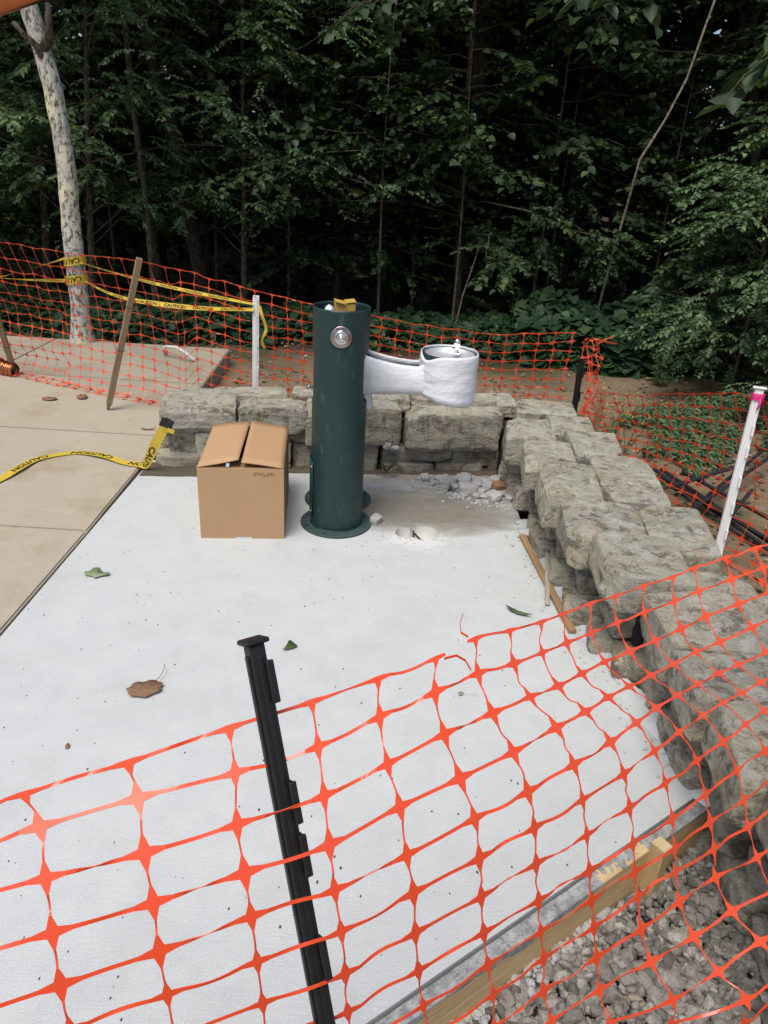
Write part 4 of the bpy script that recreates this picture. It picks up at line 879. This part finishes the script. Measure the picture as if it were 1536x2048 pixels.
# ------------------------------------------------------------------ sticks, bars, hose
def stick(name, a, b_, w, h, mat, label, cat='stick'):
    a, b_ = Vector(a), Vector(b_); L = (b_-a).length; e = mesh(name, [], [], None); me = e.data; m = MB().box((0, 0, 0), (w, h, L), None, min(w, h)*.12)
    me.from_pydata(m.v, [], m.f); me.update(); me.materials.append(MAT[mat]); e.location = (a+b_)/2; e.rotation_euler = frame_on(b_, a).to_euler(); return tag(e, label, cat)
stick('wooden_lath', (.672, 3.12, .012), (.752, 2.33, .012), .030, .016, 'lath', 'tan wooden lath lying along the foot of the right wall')
stick('wooden_sliver', (.76, 2.96, .045), (.688, 2.515, .010), .018, .008, 'greywood', 'short grey wood sliver resting across the tan lath')
bars = [((1.73, 4.40), (1.98, 3.30)), ((1.76, 4.36), (2.02, 3.26)), ((1.70, 4.2), (2.08, 3.1)), ((1.74, 3.72), (2.75, 4.93)), ((1.66, 3.60), (2.65, 4.66)), ((1.72, 3.35), (2.10, 3.86)), ((1.79, 4.1), (2.2, 3.0)), ((1.60, 3.80), (2.2, 4.2))]
for k, (p0, p1) in enumerate(bars):
    z = -.10+.018*k; e = MB(); q0, q1 = Vector((*p0, z)), Vector((*p1, z+.02)); n = 40; e.tube([q0.lerp(q1, i/n) for i in range(n+1)], [.0115+.0012*(i % 2) for i in range(n+1)], 8)
    tag(e.build('steel_bar', MAT['rebar'], None, True), 'dark steel reinforcing bar in the pile on the dirt behind the right wall', 'steel bar', 'bars piled behind the right wall')
tag(MB().tube([(-1.93, 6.1, .02), (-1.95, 6.06, .06), (-1.90, 6.0, .11), (-1.80, 5.95, .12), (-1.72, 5.92, .09), (-1.66, 5.92, .04), (-1.60, 5.93, .0)], .013, 10).build('white_hose', MAT['pipe'], None, True), 'white plastic hose arching at the far end of the walkway', 'hose')

# ------------------------------------------------------------------ leaves lying on the concrete
def leaf(name, outline, loc, rz, sc, mat, label, curl=.1, stem=None):
    n = len(outline); v = [(0, 0, .15*curl)]+[(x, y, curl*(x*x+y*y)*.5+.03*noise.noise(Vector((x*3, y*3, n)))) for x, y in outline]; v2 = [(x*sc, y*sc, z*sc) for x, y, z in v]
    m = MB(); m.add(v2, [(0, 1+i, 1+(i+1) % n) for i in range(n)])
    if stem: m.tube([(x*sc, y*sc, z*sc) for x, y, z in stem], sc*.022, 5)
    o = m.build(name, mat, None, True); o.location = loc; o.rotation_euler = (0, 0, rz); o.modifiers.new('t', 'SOLIDIFY').thickness = .0006; return tag(o, label, 'leaf')
ov_ = [(cos(a)*(1+.08*sin(9*a)), .72*sin(a)*(1+.10*sin(7*a))) for a in np.linspace(0, 2*pi, 36, endpoint=False)]
leaf('dry_leaf', ov_, (-.745, 1.86, .006), .35, .055, MAT['brownleaf'], 'curled brown dry leaf with a long stem on the white slab', .30, [(.55, .45, .05), (.95, .8, .2), (1.2, 1.3, .28), (1.25, 1.75, .3)])
lobed = [(.0, -.35), (.35, -.55), (.55, -.2), (1.0, .05), (.9, .35), (.45, .2), (.3, .45), (.1, .15), (-.05, .75), (-.45, .6), (-.5, .2), (-.75, -.05), (-.5, -.4)]
leaf('lobed_leaf', lobed, (-1.175, 2.55, .006), -.2, .062, MAT['paleleaf'], 'pale green lobed leaf lying on the white slab near the walkway', .2)
tri = [(-.7, -.9), (-.3, -.75), (.3, -.55), (.8, -.25), (.9, 0), (.55, .45), (.1, .95), (-.1, .9), (-.25, .3), (-.45, -.2)]
leaf('leaf_piece', tri, (-.313, 2.14, .006), .1, .032, MAT['greenleaf'], 'small dark green torn leaf behind the near black post', .3)
lance = [(-1.3, .1), (-.6, -.25), (.1, -.3), (.8, -.12), (1.4, .1), (.7, .2), (0, .22), (-.6, .25)]
leaf('narrow_leaf', lance, (.558, 2.45, .008), -.55, .045, MAT['greenleaf'], 'narrow dark green leaf on the slab near the tan lath', .3)
leaf('leaf_sprig', [(-.5, -.3), (0, -.4), (.5, 0), (.2, .4), (-.4, .35)], (.295, 1.935, .006), .5, .02, MAT['paleleaf'], 'tiny pale green sprig on the slab behind the net', .3, [(.3, -.3, .1), (1.2, -.9, .1), (2.2, -1.2, .15), (2.3, -1.8, .1)])
leaf('leaf_scrap', [(-.4, -.8), (.4, -.6), (.5, .4), (0, 1), (-.5, .3)], (-.887, 1.594, .004), .3, .013, MAT['brownleaf'], 'tiny brown leaf scrap on the slab left of the near post', .3)
for k, (x, y) in enumerate(((-2.32, 4.72), (-2.13, 4.80))):
    leaf('dry_leaf', ov_, (x, y, .019), k*2., .05, MAT['brownleaf'], ('dark dry leaf on the walkway left of the leaning stake, nearer the camera', 'dark dry leaf on the walkway just behind its neighbour')[k], .3)
leaf('dry_leaf', lance, (-1.50, 4.25, .019), 0.1, .04, MAT['brownleaf'], 'small dry leaf on the walkway near the end of the back wall', .3)
for k in range(9):                                                       # sprouting weed at the wall foot
    pass
def weed(loc, n, h, label, seed):
    r = random.Random(seed); m = MB(); 
    for k in range(n):
        a = r.uniform(0, 6.28); L = h*r.uniform(.6, 1.1); q = r.uniform(.3, .9); w = .006
        pts = [Vector((cos(a)*L*q*t, sin(a)*L*q*t, L*(t-.55*q*t*t))) for t in (0, .3, .6, .85, 1)]; sd_ = Vector((-sin(a), cos(a), 0)); b0 = len(m.v)
        for p, ww in zip(pts, (.4, 1, 1, .6, .05)): m.v += [p-sd_*w*ww, p+sd_*w*ww]
        m.f += [(b0+2*i, b0+2*i+1, b0+2*i+3, b0+2*i+2) for i in range(4)]
    o = m.build('weed', MAT['greenleaf'], None, True); o.location = loc; return tag(o, label, 'weed')
weed((.0, 3.75, .03), 12, .09, 'small green weed growing from the joint of the back wall', 2)
weed((.345, 3.60, .004), 8, .07, 'wilted green weed lying beside the rubble heap', 4)

# ------------------------------------------------------------------ woodland
def norm(a): return a/np.maximum(1e-9, np.linalg.norm(a, axis=-1, keepdims=True))
def leaves_mesh(name, base, axis, nrml, L, W=.46, detail=True, fold=.12):
    axis = norm(axis); side = norm(np.cross(nrml, axis)); nr = np.cross(axis, side); L = L[:, None]; n = len(base)
    if detail:
        prof = [(0, 0, 0), (.30, -.46, fold), (.66, -.36, fold*.7), (1, 0, -.10), (.66, .36, fold*.7), (.30, .46, fold)]; F = [(0, 1, 2, 3), (0, 3, 4, 5)]
    else: prof = [(0, 0, 0), (.45, -.5, fold), (1, 0, -.06), (.45, .5, fold)]; F = [(0, 1, 2, 3)]
    k = len(prof); V = np.empty((n, k, 3))
    for i, (u, w, z) in enumerate(prof): V[:, i] = base+axis*L*u+side*L*(w*W*2)+nr*L*z
    f = (np.arange(n)[:, None, None]*k+np.array(F)[None]).reshape(-1, 4); nf = len(f)
    me = bpy.data.meshes.new(name); me.vertices.add(n*k); me.vertices.foreach_set('co', V.ravel()); me.loops.add(nf*4); me.loops.foreach_set('vertex_index', f.ravel().astype(np.int32))
    me.polygons.add(nf); me.polygons.foreach_set('loop_start', np.arange(nf, dtype=np.int32)*4); me.polygons.foreach_set('loop_total', np.full(nf, 4, np.int32)); me.update(); me.validate(); return me
def sprays(r, tips, dirs, twig, nleaf, leaf, droop=.25, pinnate=False):
    """flat drooping sprays of alternate leaves; tips,dirs (n,3)"""
    n = len(tips); t = np.tile(np.linspace(.08, 1, nleaf), (n, 1)); Ld = twig*r.uniform(.6, 1.25, (n, 1))
    side_h = norm(np.cross(dirs, np.array([0, 0, 1.0]))); B = tips[:, None]+dirs[:, None]*(t*Ld)[:, :, None]+np.array([0, 0, -1.0])*(droop*(t**2)*Ld)[:, :, None]
    sg = np.where(np.arange(nleaf) % 2 == 0, 1, -1)[None, :, None]; A = dirs[:, None]*r.uniform(.35, .9, (n, nleaf, 1))+side_h[:, None]*sg*r.uniform(.6, 1.1, (n, nleaf, 1))+np.array([0, 0, -1.0])*r.uniform(-.05, .75, (n, nleaf, 1))
    N = np.array([0, 0, 1.0])+r.normal(0, .38, (n, nleaf, 3)); Ls = leaf*r.uniform(.55, 1.2, (n, nleaf)); return B.reshape(-1, 3), A.reshape(-1, 3), N.reshape(-1, 3), Ls.ravel()
def tree_geo(seed, H, r0, crown_lo, spread, nlimb, nspray, nleaf, leaf, lean=(0, 0), twig=.5, droop=.3, upsweep=.35, limb_draw=True, pts=None):
    r = np.random.default_rng(seed); tb = MB(); n = 10
    if pts is None:
        ph = r.uniform(0, 6, 2); pts = [Vector((lean[0]*t+.05*H*.35*sin(3*t+ph[0])*t, lean[1]*t+.05*H*.35*sin(2.6*t+ph[1])*t, H*t)) for t in np.linspace(0, 1, n)]; rad = [r0*(1.25 if k == 0 else 1)*(1-.82*k/(n-1)) for k in range(n)]
    else: n = len(pts); rad = [r0*(1-.5*k/(n-1)) for k in range(n)]
    tb.tube(pts, rad, 9); TB, DR = [], []
    for k in range(nlimb):
        f = crown_lo+(1-crown_lo)*(k+r.uniform(0, 1))/nlimb; q = f*(n-1); i = min(int(q), n-2); p = pts[i].lerp(pts[i+1], q-i); az = r.uniform(0, 2*pi); L = spread*(1.1-.65*(f-crown_lo)/(1.001-crown_lo))*r.uniform(.55, 1.15)
        d = Vector((cos(az), sin(az), upsweep*r.uniform(.2, 1.3))).normalized(); lp = [p+d*(L*t)+Vector((0, 0, -.22*L*t*t))+Vector(r.normal(0, .03*L, 3))*(t > 0) for t in np.linspace(0, 1, 5)]
        if limb_draw: tb.tube(lp, [max(.004, r0*.26*(1-.85*t)) for t in np.linspace(0, 1, 5)], 5, False)
        for s in range(nspray):
            t = r.uniform(.22, 1.0); q2 = t*4; j = min(int(q2), 3); b_ = lp[j].lerp(lp[j+1], q2-j); a2 = az+r.normal(0, .75); TB.append(tuple(b_+Vector(r.normal(0, .06, 3)))); DR.append((cos(a2), sin(a2), r.uniform(-.25, .3)))
    B, A, N, Ls = sprays(r, np.array(TB), norm(np.array(DR)), twig, nleaf, leaf, droop); return tb, B, A, N, Ls
TREES = {}
def tree_proto(key, bark, leafmat, detail=True, W=.46, **kw):
    tb, B, A, N, Ls = tree_geo(**kw); tm = bpy.data.meshes.new('trunk'); tm.from_pydata(tb.v, [], tb.f); tm.update(); tm.polygons.foreach_set('use_smooth', [True]*len(tm.polygons)); tm.materials.append(MAT[bark])
    cm = leaves_mesh('crown', B, A, N, Ls, W, detail); cm.materials.append(MAT[leafmat]); TREES[key] = (tm, cm)
def place_tree(key, x, y, rz, sc, label, group=None, cat='tree', name='tree', z=None):
    e = empty(name, (x, y, ground_z(x, y)-.03 if z is None else z), (0, 0, rz), label, cat, group); e.scale = (sc, sc, sc)
    for nm, me in zip(('trunk', 'crown'), TREES[key]): o = bpy.data.objects.new(nm, me); COL.objects.link(o); o.parent = e
    return e
tree_proto('oakA', 'bark_dark', 'leafA', seed=1, H=5.6, r0=.055, crown_lo=.10, spread=2.1, nlimb=50, nspray=15, nleaf=25, leaf=.066)
tree_proto('oakB', 'bark_mid', 'leafA', seed=2, H=6.2, r0=.05, crown_lo=.11, spread=2.3, nlimb=50, nspray=15, nleaf=25, leaf=.066, lean=(.5, -.3))
tree_proto('oakC', 'bark_dark', 'leafA', seed=3, H=5.0, r0=.045, crown_lo=.09, spread=1.9, nlimb=48, nspray=15, nleaf=24, leaf=.062, lean=(-.4, -.2))
tree_proto('locust', 'bark_mid', 'leafB', W=.30, seed=4, H=4.6, r0=.04, crown_lo=.15, spread=1.8, nlimb=44, nspray=12, nleaf=22, leaf=.062, twig=.42, lean=(.3, -.2), upsweep=1.0)
tree_proto('tall', 'bark_mid', 'leafC', False, seed=5, H=13, r0=.17, crown_lo=.10, spread=3.6, nlimb=40, nspray=15, nleaf=14, leaf=.20, twig=1.0)
tree_proto('tallB', 'bark_dark', 'leafC', False, seed=6, H=12, r0=.13, crown_lo=.06, spread=3.3, nlimb=40, nspray=15, nleaf=14, leaf=.18, twig=.95, lean=(.7, 0))
tree_proto('sapling', 'bark_mid', 'leafA', seed=7, H=3.4, r0=.02, crown_lo=.5, spread=1.1, nlimb=12, nspray=6, nleaf=11, leaf=.10)
tree_proto('bush', 'bark_mid', 'leafB', W=.36, seed=8, H=1.9, r0=.02, crown_lo=.04, spread=1.15, nlimb=46, nspray=13, nleaf=18, leaf=.052, twig=.32, upsweep=.8)
FRONT = [('locust', -3.3, 8.0, .4, 1.0, 'feathery light green tree left of the pale trunk'), ('locust', -1.75, 8.5, 2.2, 1.0, 'feathery light green tree right of the pale trunk'), ('locust', -4.9, 7.6, 4.0, .95, 'feathery light green tree at the left edge of the wood'),
 ('locust', -2.9, 9.2, 5.0, 1.25, 'tall feathery light green tree behind the pale trunk'), ('locust', -4.2, 8.9, 1.3, 1.3, 'tall feathery light green tree set back at the far left'), ('oakA', -.75, 9.3, 1.0, 1.0, 'dark leafy oak behind the white fence post'), ('oakB', .75, 8.9, 2.5, 1.0, 'dark leafy oak straight behind the green pedestal bowl'), ('oakC', 2.1, 9.4, 5.2, 1.05, 'dark leafy oak right of centre at the wood edge'),
 ('oakA', 3.6, 8.5, 3.3, 1.0, 'dark leafy oak behind the right hand bush'), ('oakB', 5.0, 8.2, .3, .95, 'dark leafy oak at the right edge of the wood'), ('oakC', -2.6, 10.2, 2.0, 1.1, 'dark leafy oak far behind the pale trunk'), ('oakB', -.05, 10.8, 4.1, 1.1, 'dark leafy oak set back behind the pedestal'),
 ('oakC', 1.45, 11.0, .7, 1.2, 'dark leafy oak set back right of the pedestal'), ('oakA', 3.2, 11.2, 5.0, 1.2, 'dark leafy oak set back at the right'), ('oakA', -4.6, 10.0, 3.0, 1.1, 'dark leafy oak set back at the left'), ('oakC', 5.6, 10.6, 2.4, 1.2, 'dark leafy oak set back near the right edge')]
for key, x, y, rz, sc, lab in FRONT: place_tree(key, x, y, rz, sc, lab, 'leafy trees along the wood edge')
ft = random.Random(31); k = 0
for row, (yy, step) in enumerate(((12.6, 3.0), (16, 3.6), (20.5, 4.4))):
    x = -yy*.62-3
    while x < yy*.62+3:
        key = ft.choice(('tall', 'tallB')); place_tree(key, x+ft.uniform(-1, 1), yy+ft.uniform(-1.3, 1.3), ft.uniform(0, 6.28), ft.uniform(.85, 1.2), 'tall dark woodland tree standing deep in the forest behind the edge trees', 'tall trees deep in the wood'); x += step*ft.uniform(.8, 1.2)
# the unbroken wood farther off
r = np.random.default_rng(5); n = 26000; y = r.uniform(24, 40, n); x = r.uniform(-1, 1, n)*(y*.62+4); z = r.uniform(-3.2, 13, n); az = r.uniform(0, 6.28, n)
tag(link('far_wood', leaves_mesh('far_wood', np.stack([x, y, z], 1), np.stack([np.cos(az), np.sin(az), r.uniform(-.8, .2, n)], 1), np.stack([r.normal(0, .5, n), r.normal(-.3, .5, n), np.ones(n)], 1), .62*r.uniform(.6, 1.3, n), .42, False), MAT['leafC']), 'dense mass of far woodland foliage behind the tall trees', 'woodland', kind='stuff')
# slim understorey stems
for k, (x, y, s) in enumerate(((-.2, 8.4, 1.0), (.62, 8.1, .85), (1.55, 8.6, 1.1), (1.75, 8.8, .95), (2.9, 8.6, .9), (-1.3, 8.9, 1.0), (-2.2, 9.1, 1.15), (.2, 9.5, 1.1), (3.4, 9.3, 1.0), (-3.4, 9.0, 1.0), (1.15, 9.7, 1.2), (2.5, 10, 1.2))):
    place_tree('sapling', x, y, k*1.7, s, 'slim bare stemmed sapling in the shade at the foot of the wood', 'saplings at the foot of the wood', name='sapling')
# bare pole trunks of the bigger trees in the shade
def pole(name, pts, r0, bark, label, r1=.6):
    pts = [Vector(p) for p in pts]; e = empty(name, pts[0], None, label, 'tree'); n = len(pts)
    # densify and roughen
    P = []; R = []
    for i in range(n-1):
        for q in range(6): t = q/6; p = pts[i].lerp(pts[i+1], t); P.append(p-pts[0]+Vector((noise.noise(p*1.7), noise.noise(p*1.7+Vector((9, 0, 0))), 0))*r0*.35); R.append(r0*(1-(1-r1)*(i+t)/(n-1))*(1+.07*noise.noise(p*4)))
    P.append(pts[-1]-pts[0]); R.append(r0*r1); MB().tube(P, R, 12).build('trunk', MAT[bark], e, True); return e
pole('pole_tree', [(1.62, 12, -.6), (1.50, 12, 1.5), (1.40, 12, 3.2), (1.3, 12, 7)], .14, 'bark_mid', 'brown trunk standing in the gap right of centre')
pole('pole_tree', [(4.3, 10, -.3), (4.02, 10, 2.3), (3.75, 10, 3.6), (3.3, 10.2, 8)], .17, 'bark_dark', 'thick dark trunk at the right edge of the wood')
pole('pole_tree', [(-2.2, 8.6, -.2), (-2.35, 8.5, 1.0), (-2.42, 8.5, 1.75), (-2.62, 8.5, 2.4), (-2.70, 8.5, 3.0), (-2.5, 8.7, 6)], .085, 'bark_dark', 'crooked dark trunk leaning behind the pale tree')
pole('pole_tree', [(-2.60, 8, -.2), (-2.63, 8, 1.1), (-2.68, 8, 2.2), (-2.75, 8.2, 5)], .035, 'bark_mid', 'slim brown trunk just right of the pale tree')
pole('pole_tree', [(.82, 9.8, -.4), (.78, 9.8, 1.2), (.85, 9.8, 6)], .13, 'bark_mid', 'mossy grey trunk in the dark behind the net')
v_ = [(2.10, 7.9, -.1), (2.13, 7.7, .9), (2.164, 7.5, 1.735), (2.32, 7.5, 2.07), (2.44, 7.5, 2.40), (2.50, 7.5, 2.75), (2.545, 7.5, 3.0), (2.62, 7.6, 4.2)]
pole('bent_vine', v_, .0125, 'vine', 'pale bent vine rising at the right in front of the trees', .7)
pole('bare_twig', [(.63, 8, -.1), (.70, 8, .35), (.80, 8, .75), (.84, 8, 1.0)], .008, 'vine', 'pale bare forked twig standing behind the bowl', .5)

# pale tree by the walkway, lichen and painted sun patches in its bark colour
PT = [(-2.775, 6.4, -.14), (-2.752, 6.4, .371), (-2.744, 6.4, .782), (-2.738, 6.4, 1.095), (-2.722, 6.4, 1.396), (-2.727, 6.4, 1.646), (-2.746, 6.4, 1.887), (-2.775, 6.4, 2.119), (-2.830, 6.4, 2.372), (-2.88, 6.4, 2.6), (-2.98, 6.45, 3.4), (-3.0, 6.5, 4.6), (-2.9, 6.6, 6.0)]
pt = empty('pale_tree', PT[0], None, 'pale lichen and painted sun spotted tree trunk with two broken limbs beside the walkway', 'tree')
P = []; R = []
for i in range(len(PT)-1):
    for q in range(5):
        t = q/5; p = Vector(PT[i]).lerp(Vector(PT[i+1]), t); P.append(p-Vector(PT[0])); f = (i+t)/(len(PT)-1); R.append((.080-.020*f)*(1+.07*noise.noise(Vector((0, 0, p.z*5))))*(1.55-.55*min(1, (i+t)/.7)))
tk = MB().tube(P, R, 28)
tk.v = [tuple(Vector(p)+Vector((p[0]-P[0].x, p[1]-P[0].y, 0)).normalized()*(.007*noise.noise(Vector(p)*9)+.006*noise.noise(Vector((p[0]*30, p[1]*30, p[2]*9))))) for p in tk.v]
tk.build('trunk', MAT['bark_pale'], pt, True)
def rel(p): return Vector(p)-Vector(PT[0])
MB().tube([rel((-2.77, 6.38, 2.12)), rel((-2.80, 6.33, 2.23)), rel((-2.88, 6.3, 2.30)), rel((-2.935, 6.28, 2.37))], [.034, .026, .020, .016], 10).build('broken_limb', MAT['bark_mid'], pt, True)
MB().tube([rel((-2.77, 6.37, 2.22)), rel((-2.70, 6.33, 2.30)), rel((-2.675, 6.3, 2.40)), rel((-2.66, 6.28, 2.50))], [.040, .032, .028, .018], 10).build('broken_limb', MAT['bark_mid'], pt, True)
tb, B, A, N, Ls = tree_geo(44, 6, .06, .86, 1.9, 22, 12, 13, .10, pts=[Vector(p)-Vector(PT[0]) for p in PT])
cm = leaves_mesh('crown', B, A, N, Ls); link('crown', cm, MAT['leafA'], pt)

# caution tape round the pale tree and off to the posts
def wrap(z, label):
    c = None
    for a, b_ in zip(PT, PT[1:]):
        if a[2] <= z <= b_[2]: c = Vector(a).lerp(Vector(b_), (z-a[2])/(b_[2]-a[2]))
    r_ = .094; pts = [c+Vector((r_*sin(a), -r_*cos(a), .012*sin(a*1.5))) for a in np.linspace(-2.9, 2.9, 17)]
    return tape('caution_tape', pts, [(0, 0.0, 1)]*17, .07, label, word=.26, gap=.06, start=.20, rev=True, nsub=3)
wrap(.70, 'yellow caution tape wrapped high round the pale tree trunk'); wrap(.55, 'yellow caution tape wrapped low round the pale tree trunk')
def strand_tape(pts, label, w=.05, seed=0, tw=1.0):
    r = random.Random(seed); n = len(pts); P_ = []; Wd = []
    for i in range(n-1):
        for k in range(4): t = k/4; P_.append(Vector(pts[i]).lerp(Vector(pts[i+1]), t)+Vector((0, 0, -.02*sin(pi*(i+t)/(n-1)))))
    P_.append(Vector(pts[-1])); m = len(P_); Wd = [(0, sin(tw*(1.25+.35*sin(i*.7+seed))), cos(tw*(1.25+.35*sin(i*.7+seed)))) for i in range(m)]
    return tape('caution_tape', P_, Wd, w, label, word=.24, gap=.08, start=.06, rev=False, nsub=4)
strand_tape([(-2.66, 6.29, .70), (-1.8, 5.45, .73), (-.875, 4.545, .765)], 'upper caution tape strand from the pale tree to the white post', .030, 1)
strand_tape([(-2.64, 6.30, .55), (-1.93, 5.4, .586)], 'short sloping caution tape strand low on the pale tree', .03, 2)
strand_tape([(-1.93, 5.4, .586), (-1.4, 5.0, .655), (-.875, 4.54, .735)], 'lower caution tape strand running to the white post', .038, 3, .75)
strand_tape([(-3.55, 5.75, .61), (-3.14, 5.9, .632), (-2.80, 6.29, .72)], 'upper caution tape strand leaving left from the pale tree', .04, 4)
strand_tape([(-3.55, 5.72, .64), (-3.14, 5.88, .625), (-2.80, 6.29, .545)], 'lower caution tape strand leaving left from the pale tree', .04, 5)
tape('caution_tape', [(-.84, 4.53, .76), (-.82, 4.52, .70), (-.80, 4.53, .62), (-.825, 4.52, .55), (-.81, 4.53, .50)], [(1, 0, .2), (.8, .3, 0), (.9, -.2, 0), (.6, .5, 0), (.9, 0, 0)], .018, 'knotted yellow tape tail hanging from the white post', word=.5)

# bush at the right, broad leaved plants, ground cover
place_tree('bush', 3.05, 6.45, .5, .95, 'fine leaved green bush at the right edge beyond the net', None, 'bush', 'bush'); place_tree('bush', 3.7, 6.9, 2.1, 1.25, 'taller fine leaved bush behind the right hand bush', None, 'bush', 'bush'); place_tree('bush', 3.25, 5.3, 4.0, .6, 'low fine leaved bush behind the leaning white post', None, 'bush', 'bush')
def ground_cover(name, x0, x1, yf_, n, h, leaf, mat, label, seed, W=.6, kind='stuff', cat='ground cover', depth=.9):
    r = np.random.default_rng(seed); x = r.uniform(x0, x1, n); d = r.uniform(0, depth, n); y = np.array([yf_(a) for a in x])+d
    
    if cat == 'grass':
        kp = np.array([noise.noise(Vector((a*2.1, b_*2.1, 40)))+.5*noise.noise(Vector((a*6, b_*6, 41))) > -.10 for a, b_ in zip(x, y)]); x, y, d = x[kp], y[kp], d[kp]; n = len(x)
    hh = h*(1-np.exp(-d*6))*(.55+.6*np.array([noise.noise(Vector((a*1.3, b_*1.3, seed)))+.5 for a, b_ in zip(x, y)])); z = np.array([ground_z(a, b_) for a, b_ in zip(x, y)])+np.maximum(.02, hh)*r.uniform(.15, 1, n)**.6
    az = r.uniform(0, 2*pi, n); A = np.stack([np.cos(az), np.sin(az)-.5, r.uniform(-.7, .1, n)], 1); N = np.stack([r.normal(0, .35, n), r.normal(-.35, .3, n), np.ones(n)], 1)
    o = link(name, leaves_mesh(name, np.stack([x, y, z], 1), A, N, leaf*r.uniform(.6, 1.25, n), W), MAT[mat]); return tag(o, label, cat, kind=kind)
ground_cover('broad_leaf_plants', 1.3, 3.4, lambda x: 6.95+.1*sin(x*5), 3600, .62, .14, 'leafD', 'broad leaved dark green plants massed along the wood edge at the right', 3)
ground_cover('ground_cover', -6, -1.2, lambda x: 6.95+.25*sin(x*3), 5200, .30, .09, 'leafD', 'low green ground cover behind the pale tree', 5, depth=1.4)
ground_cover('ground_cover', -1.2, 1.5, lambda x: 7.3+.2*sin(x*4), 3800, .34, .085, 'leafD', 'low green ground cover behind the green pedestal', 6, depth=1.2)
ground_cover('grass_patch', 1.3, 3.4, lambda x: 4.45+.3*sin(x*3), 9000, .11, .06, 'leafB', 'thin green weeds on the dirt behind the right net', 7, .16, cat='grass', depth=1.3)
# yellow flowering weed behind the corner
fl_e = empty('flowering_weed', (1.52, 4.75, ground_z(1.52, 4.75)), None, 'wispy weed with tiny yellow flowers behind the wall corner', 'weed'); r = random.Random(8); m1 = MB(); m2 = MB()
for k in range(18):
    a = r.uniform(0, 6.28); L = r.uniform(.25, .48); q = r.uniform(.1, .55); pts = [Vector((cos(a)*q*t*L+r.uniform(-.01, .01)+.12*(k % 3-1), sin(a)*q*t*L, L*t)) for t in (0, .4, .8, 1)]; m1.tube(pts, [.002, .0018, .0014, .001], 4, False)
    for t in range(2): c = pts[3]+Vector((r.gauss(0, .02), r.gauss(0, .02), r.gauss(0, .025))); m2.add(IV*.005+np.array(c), IF.tolist())
m1.build('stems', MAT['greenleaf'], fl_e); tag(m2.build('flower_heads', MAT['flower'], fl_e), kind='stuff')
# leafy plant spikes before the broad leaved mass
for x, y, h, lab in ((2.42, 6.55, .52, 'upright leafy weed spike before the broad leaved plants'), (2.85, 6.1, .34, 'short grey green weed right of the weed spike')):
    e = empty('weed_plant', (x, y, ground_z(x, y)), None, lab, 'weed'); MB().tube([(0, 0, 0), (.01, 0, h*.5), (0, .01, h)], [.006, .005, .002], 5).build('stem', MAT['greenleaf'], e)
    n = 60; t = np.linspace(.05, 1, n); az = np.arange(n)*2.4; link('leaves', leaves_mesh('leaves', np.stack([0*t, 0*t, t*h], 1), np.stack([np.cos(az), np.sin(az), .2+0*t], 1), np.tile([0, 0, 1.0], (n, 1)), .09*(1.1-.7*t), .14), MAT['leafB'], e)
# leaf litter and small stones on the dirt
n = 3600; r = np.random.default_rng(77); x = r.uniform(-5, 5, n); y = r.uniform(4.25, 9.5, n); keep = ~((x < -1.35) & (y < 6.5)) & ~((x < 1.25) & (y < 4.4)); x, y = x[keep], y[keep]; x2 = r.uniform(1.4, 3.2, 500); y2 = r.uniform(2.4, 5, 500); x = np.concatenate([x, x2]); y = np.concatenate([y, y2]); n = len(x)
z = np.array([ground_z(a, b_) for a, b_ in zip(x, y)])+.012+.01*r.random(n); az = r.uniform(0, 6.28, n)
tag(link('leaf_litter', leaves_mesh('leaf_litter', np.stack([x, y, z], 1), np.stack([np.cos(az), np.sin(az), r.normal(0, .2, n)], 1), np.stack([r.normal(0, .3, n), r.normal(0, .3, n), np.ones(n)], 1), .042*r.uniform(.5, 1.3, n), .42), MAT['litter']), 'dry brown leaf litter scattered over the bare dirt', 'leaf litter', kind='stuff')

# leafy branches hanging into the top of the view
def hanging_branch(pts, nspray, leaf, label, seed, mat='leafA', spread=.25, nleaf=9, twig=.28):
    pts = [Vector(p) for p in pts]; e = empty('hanging_branch', pts[0], None, label, 'branch'); r = np.random.default_rng(seed); P_ = [p-pts[0] for p in pts]; tb = MB().tube(P_, [.012-.008*i/(len(P_)-1) for i in range(len(P_))], 7); TB = []; DR = []
    for k in range(nspray):
        t = r.uniform(.15, 1)*(len(P_)-1); j = min(int(t), len(P_)-2); b_ = P_[j].lerp(P_[j+1], t-j); d = Vector(r.normal(0, 1, 3))+(P_[j+1]-P_[j]).normalized()*1.2; d.z = d.z*.3-.25; d.normalize(); TB.append(tuple(b_)); DR.append(tuple(d))
        tb.tube([b_, b_+d*twig*.5, b_+d*twig+Vector((0, 0, -.05))], [.004, .003, .0015], 4, False)
    tb.build('stem', MAT['bark_mid'], e, True); B, A, N, Ls = sprays(r, np.array(TB), np.array(DR), twig, nleaf, leaf, .35); link('leaves', leaves_mesh('leaves', B, A, N, Ls, .40), MAT[mat], e); return e
hanging_branch([(2.3, 4.4, 2.75), (2.0, 4.2, 2.45), (1.78, 4.05, 2.22), (1.62, 4.0, 2.10)], 11, .13, 'large leaved dark branch hanging into the top right corner', 3)
hanging_branch([(1.7, 5.4, 3.3), (1.35, 5.2, 2.85), (1.08, 5.0, 2.60), (.92, 5.0, 2.47)], 9, .11, 'dark leafy branch tip hanging into the top right of centre', 5)
hanging_branch([(.6, 6.6, 3.4), (.25, 6.4, 3.0), (-.1, 6.3, 2.72), (-.4, 6.2, 2.55)], 14, .10, 'dark leafy branch hanging at the top above the pedestal', 7)
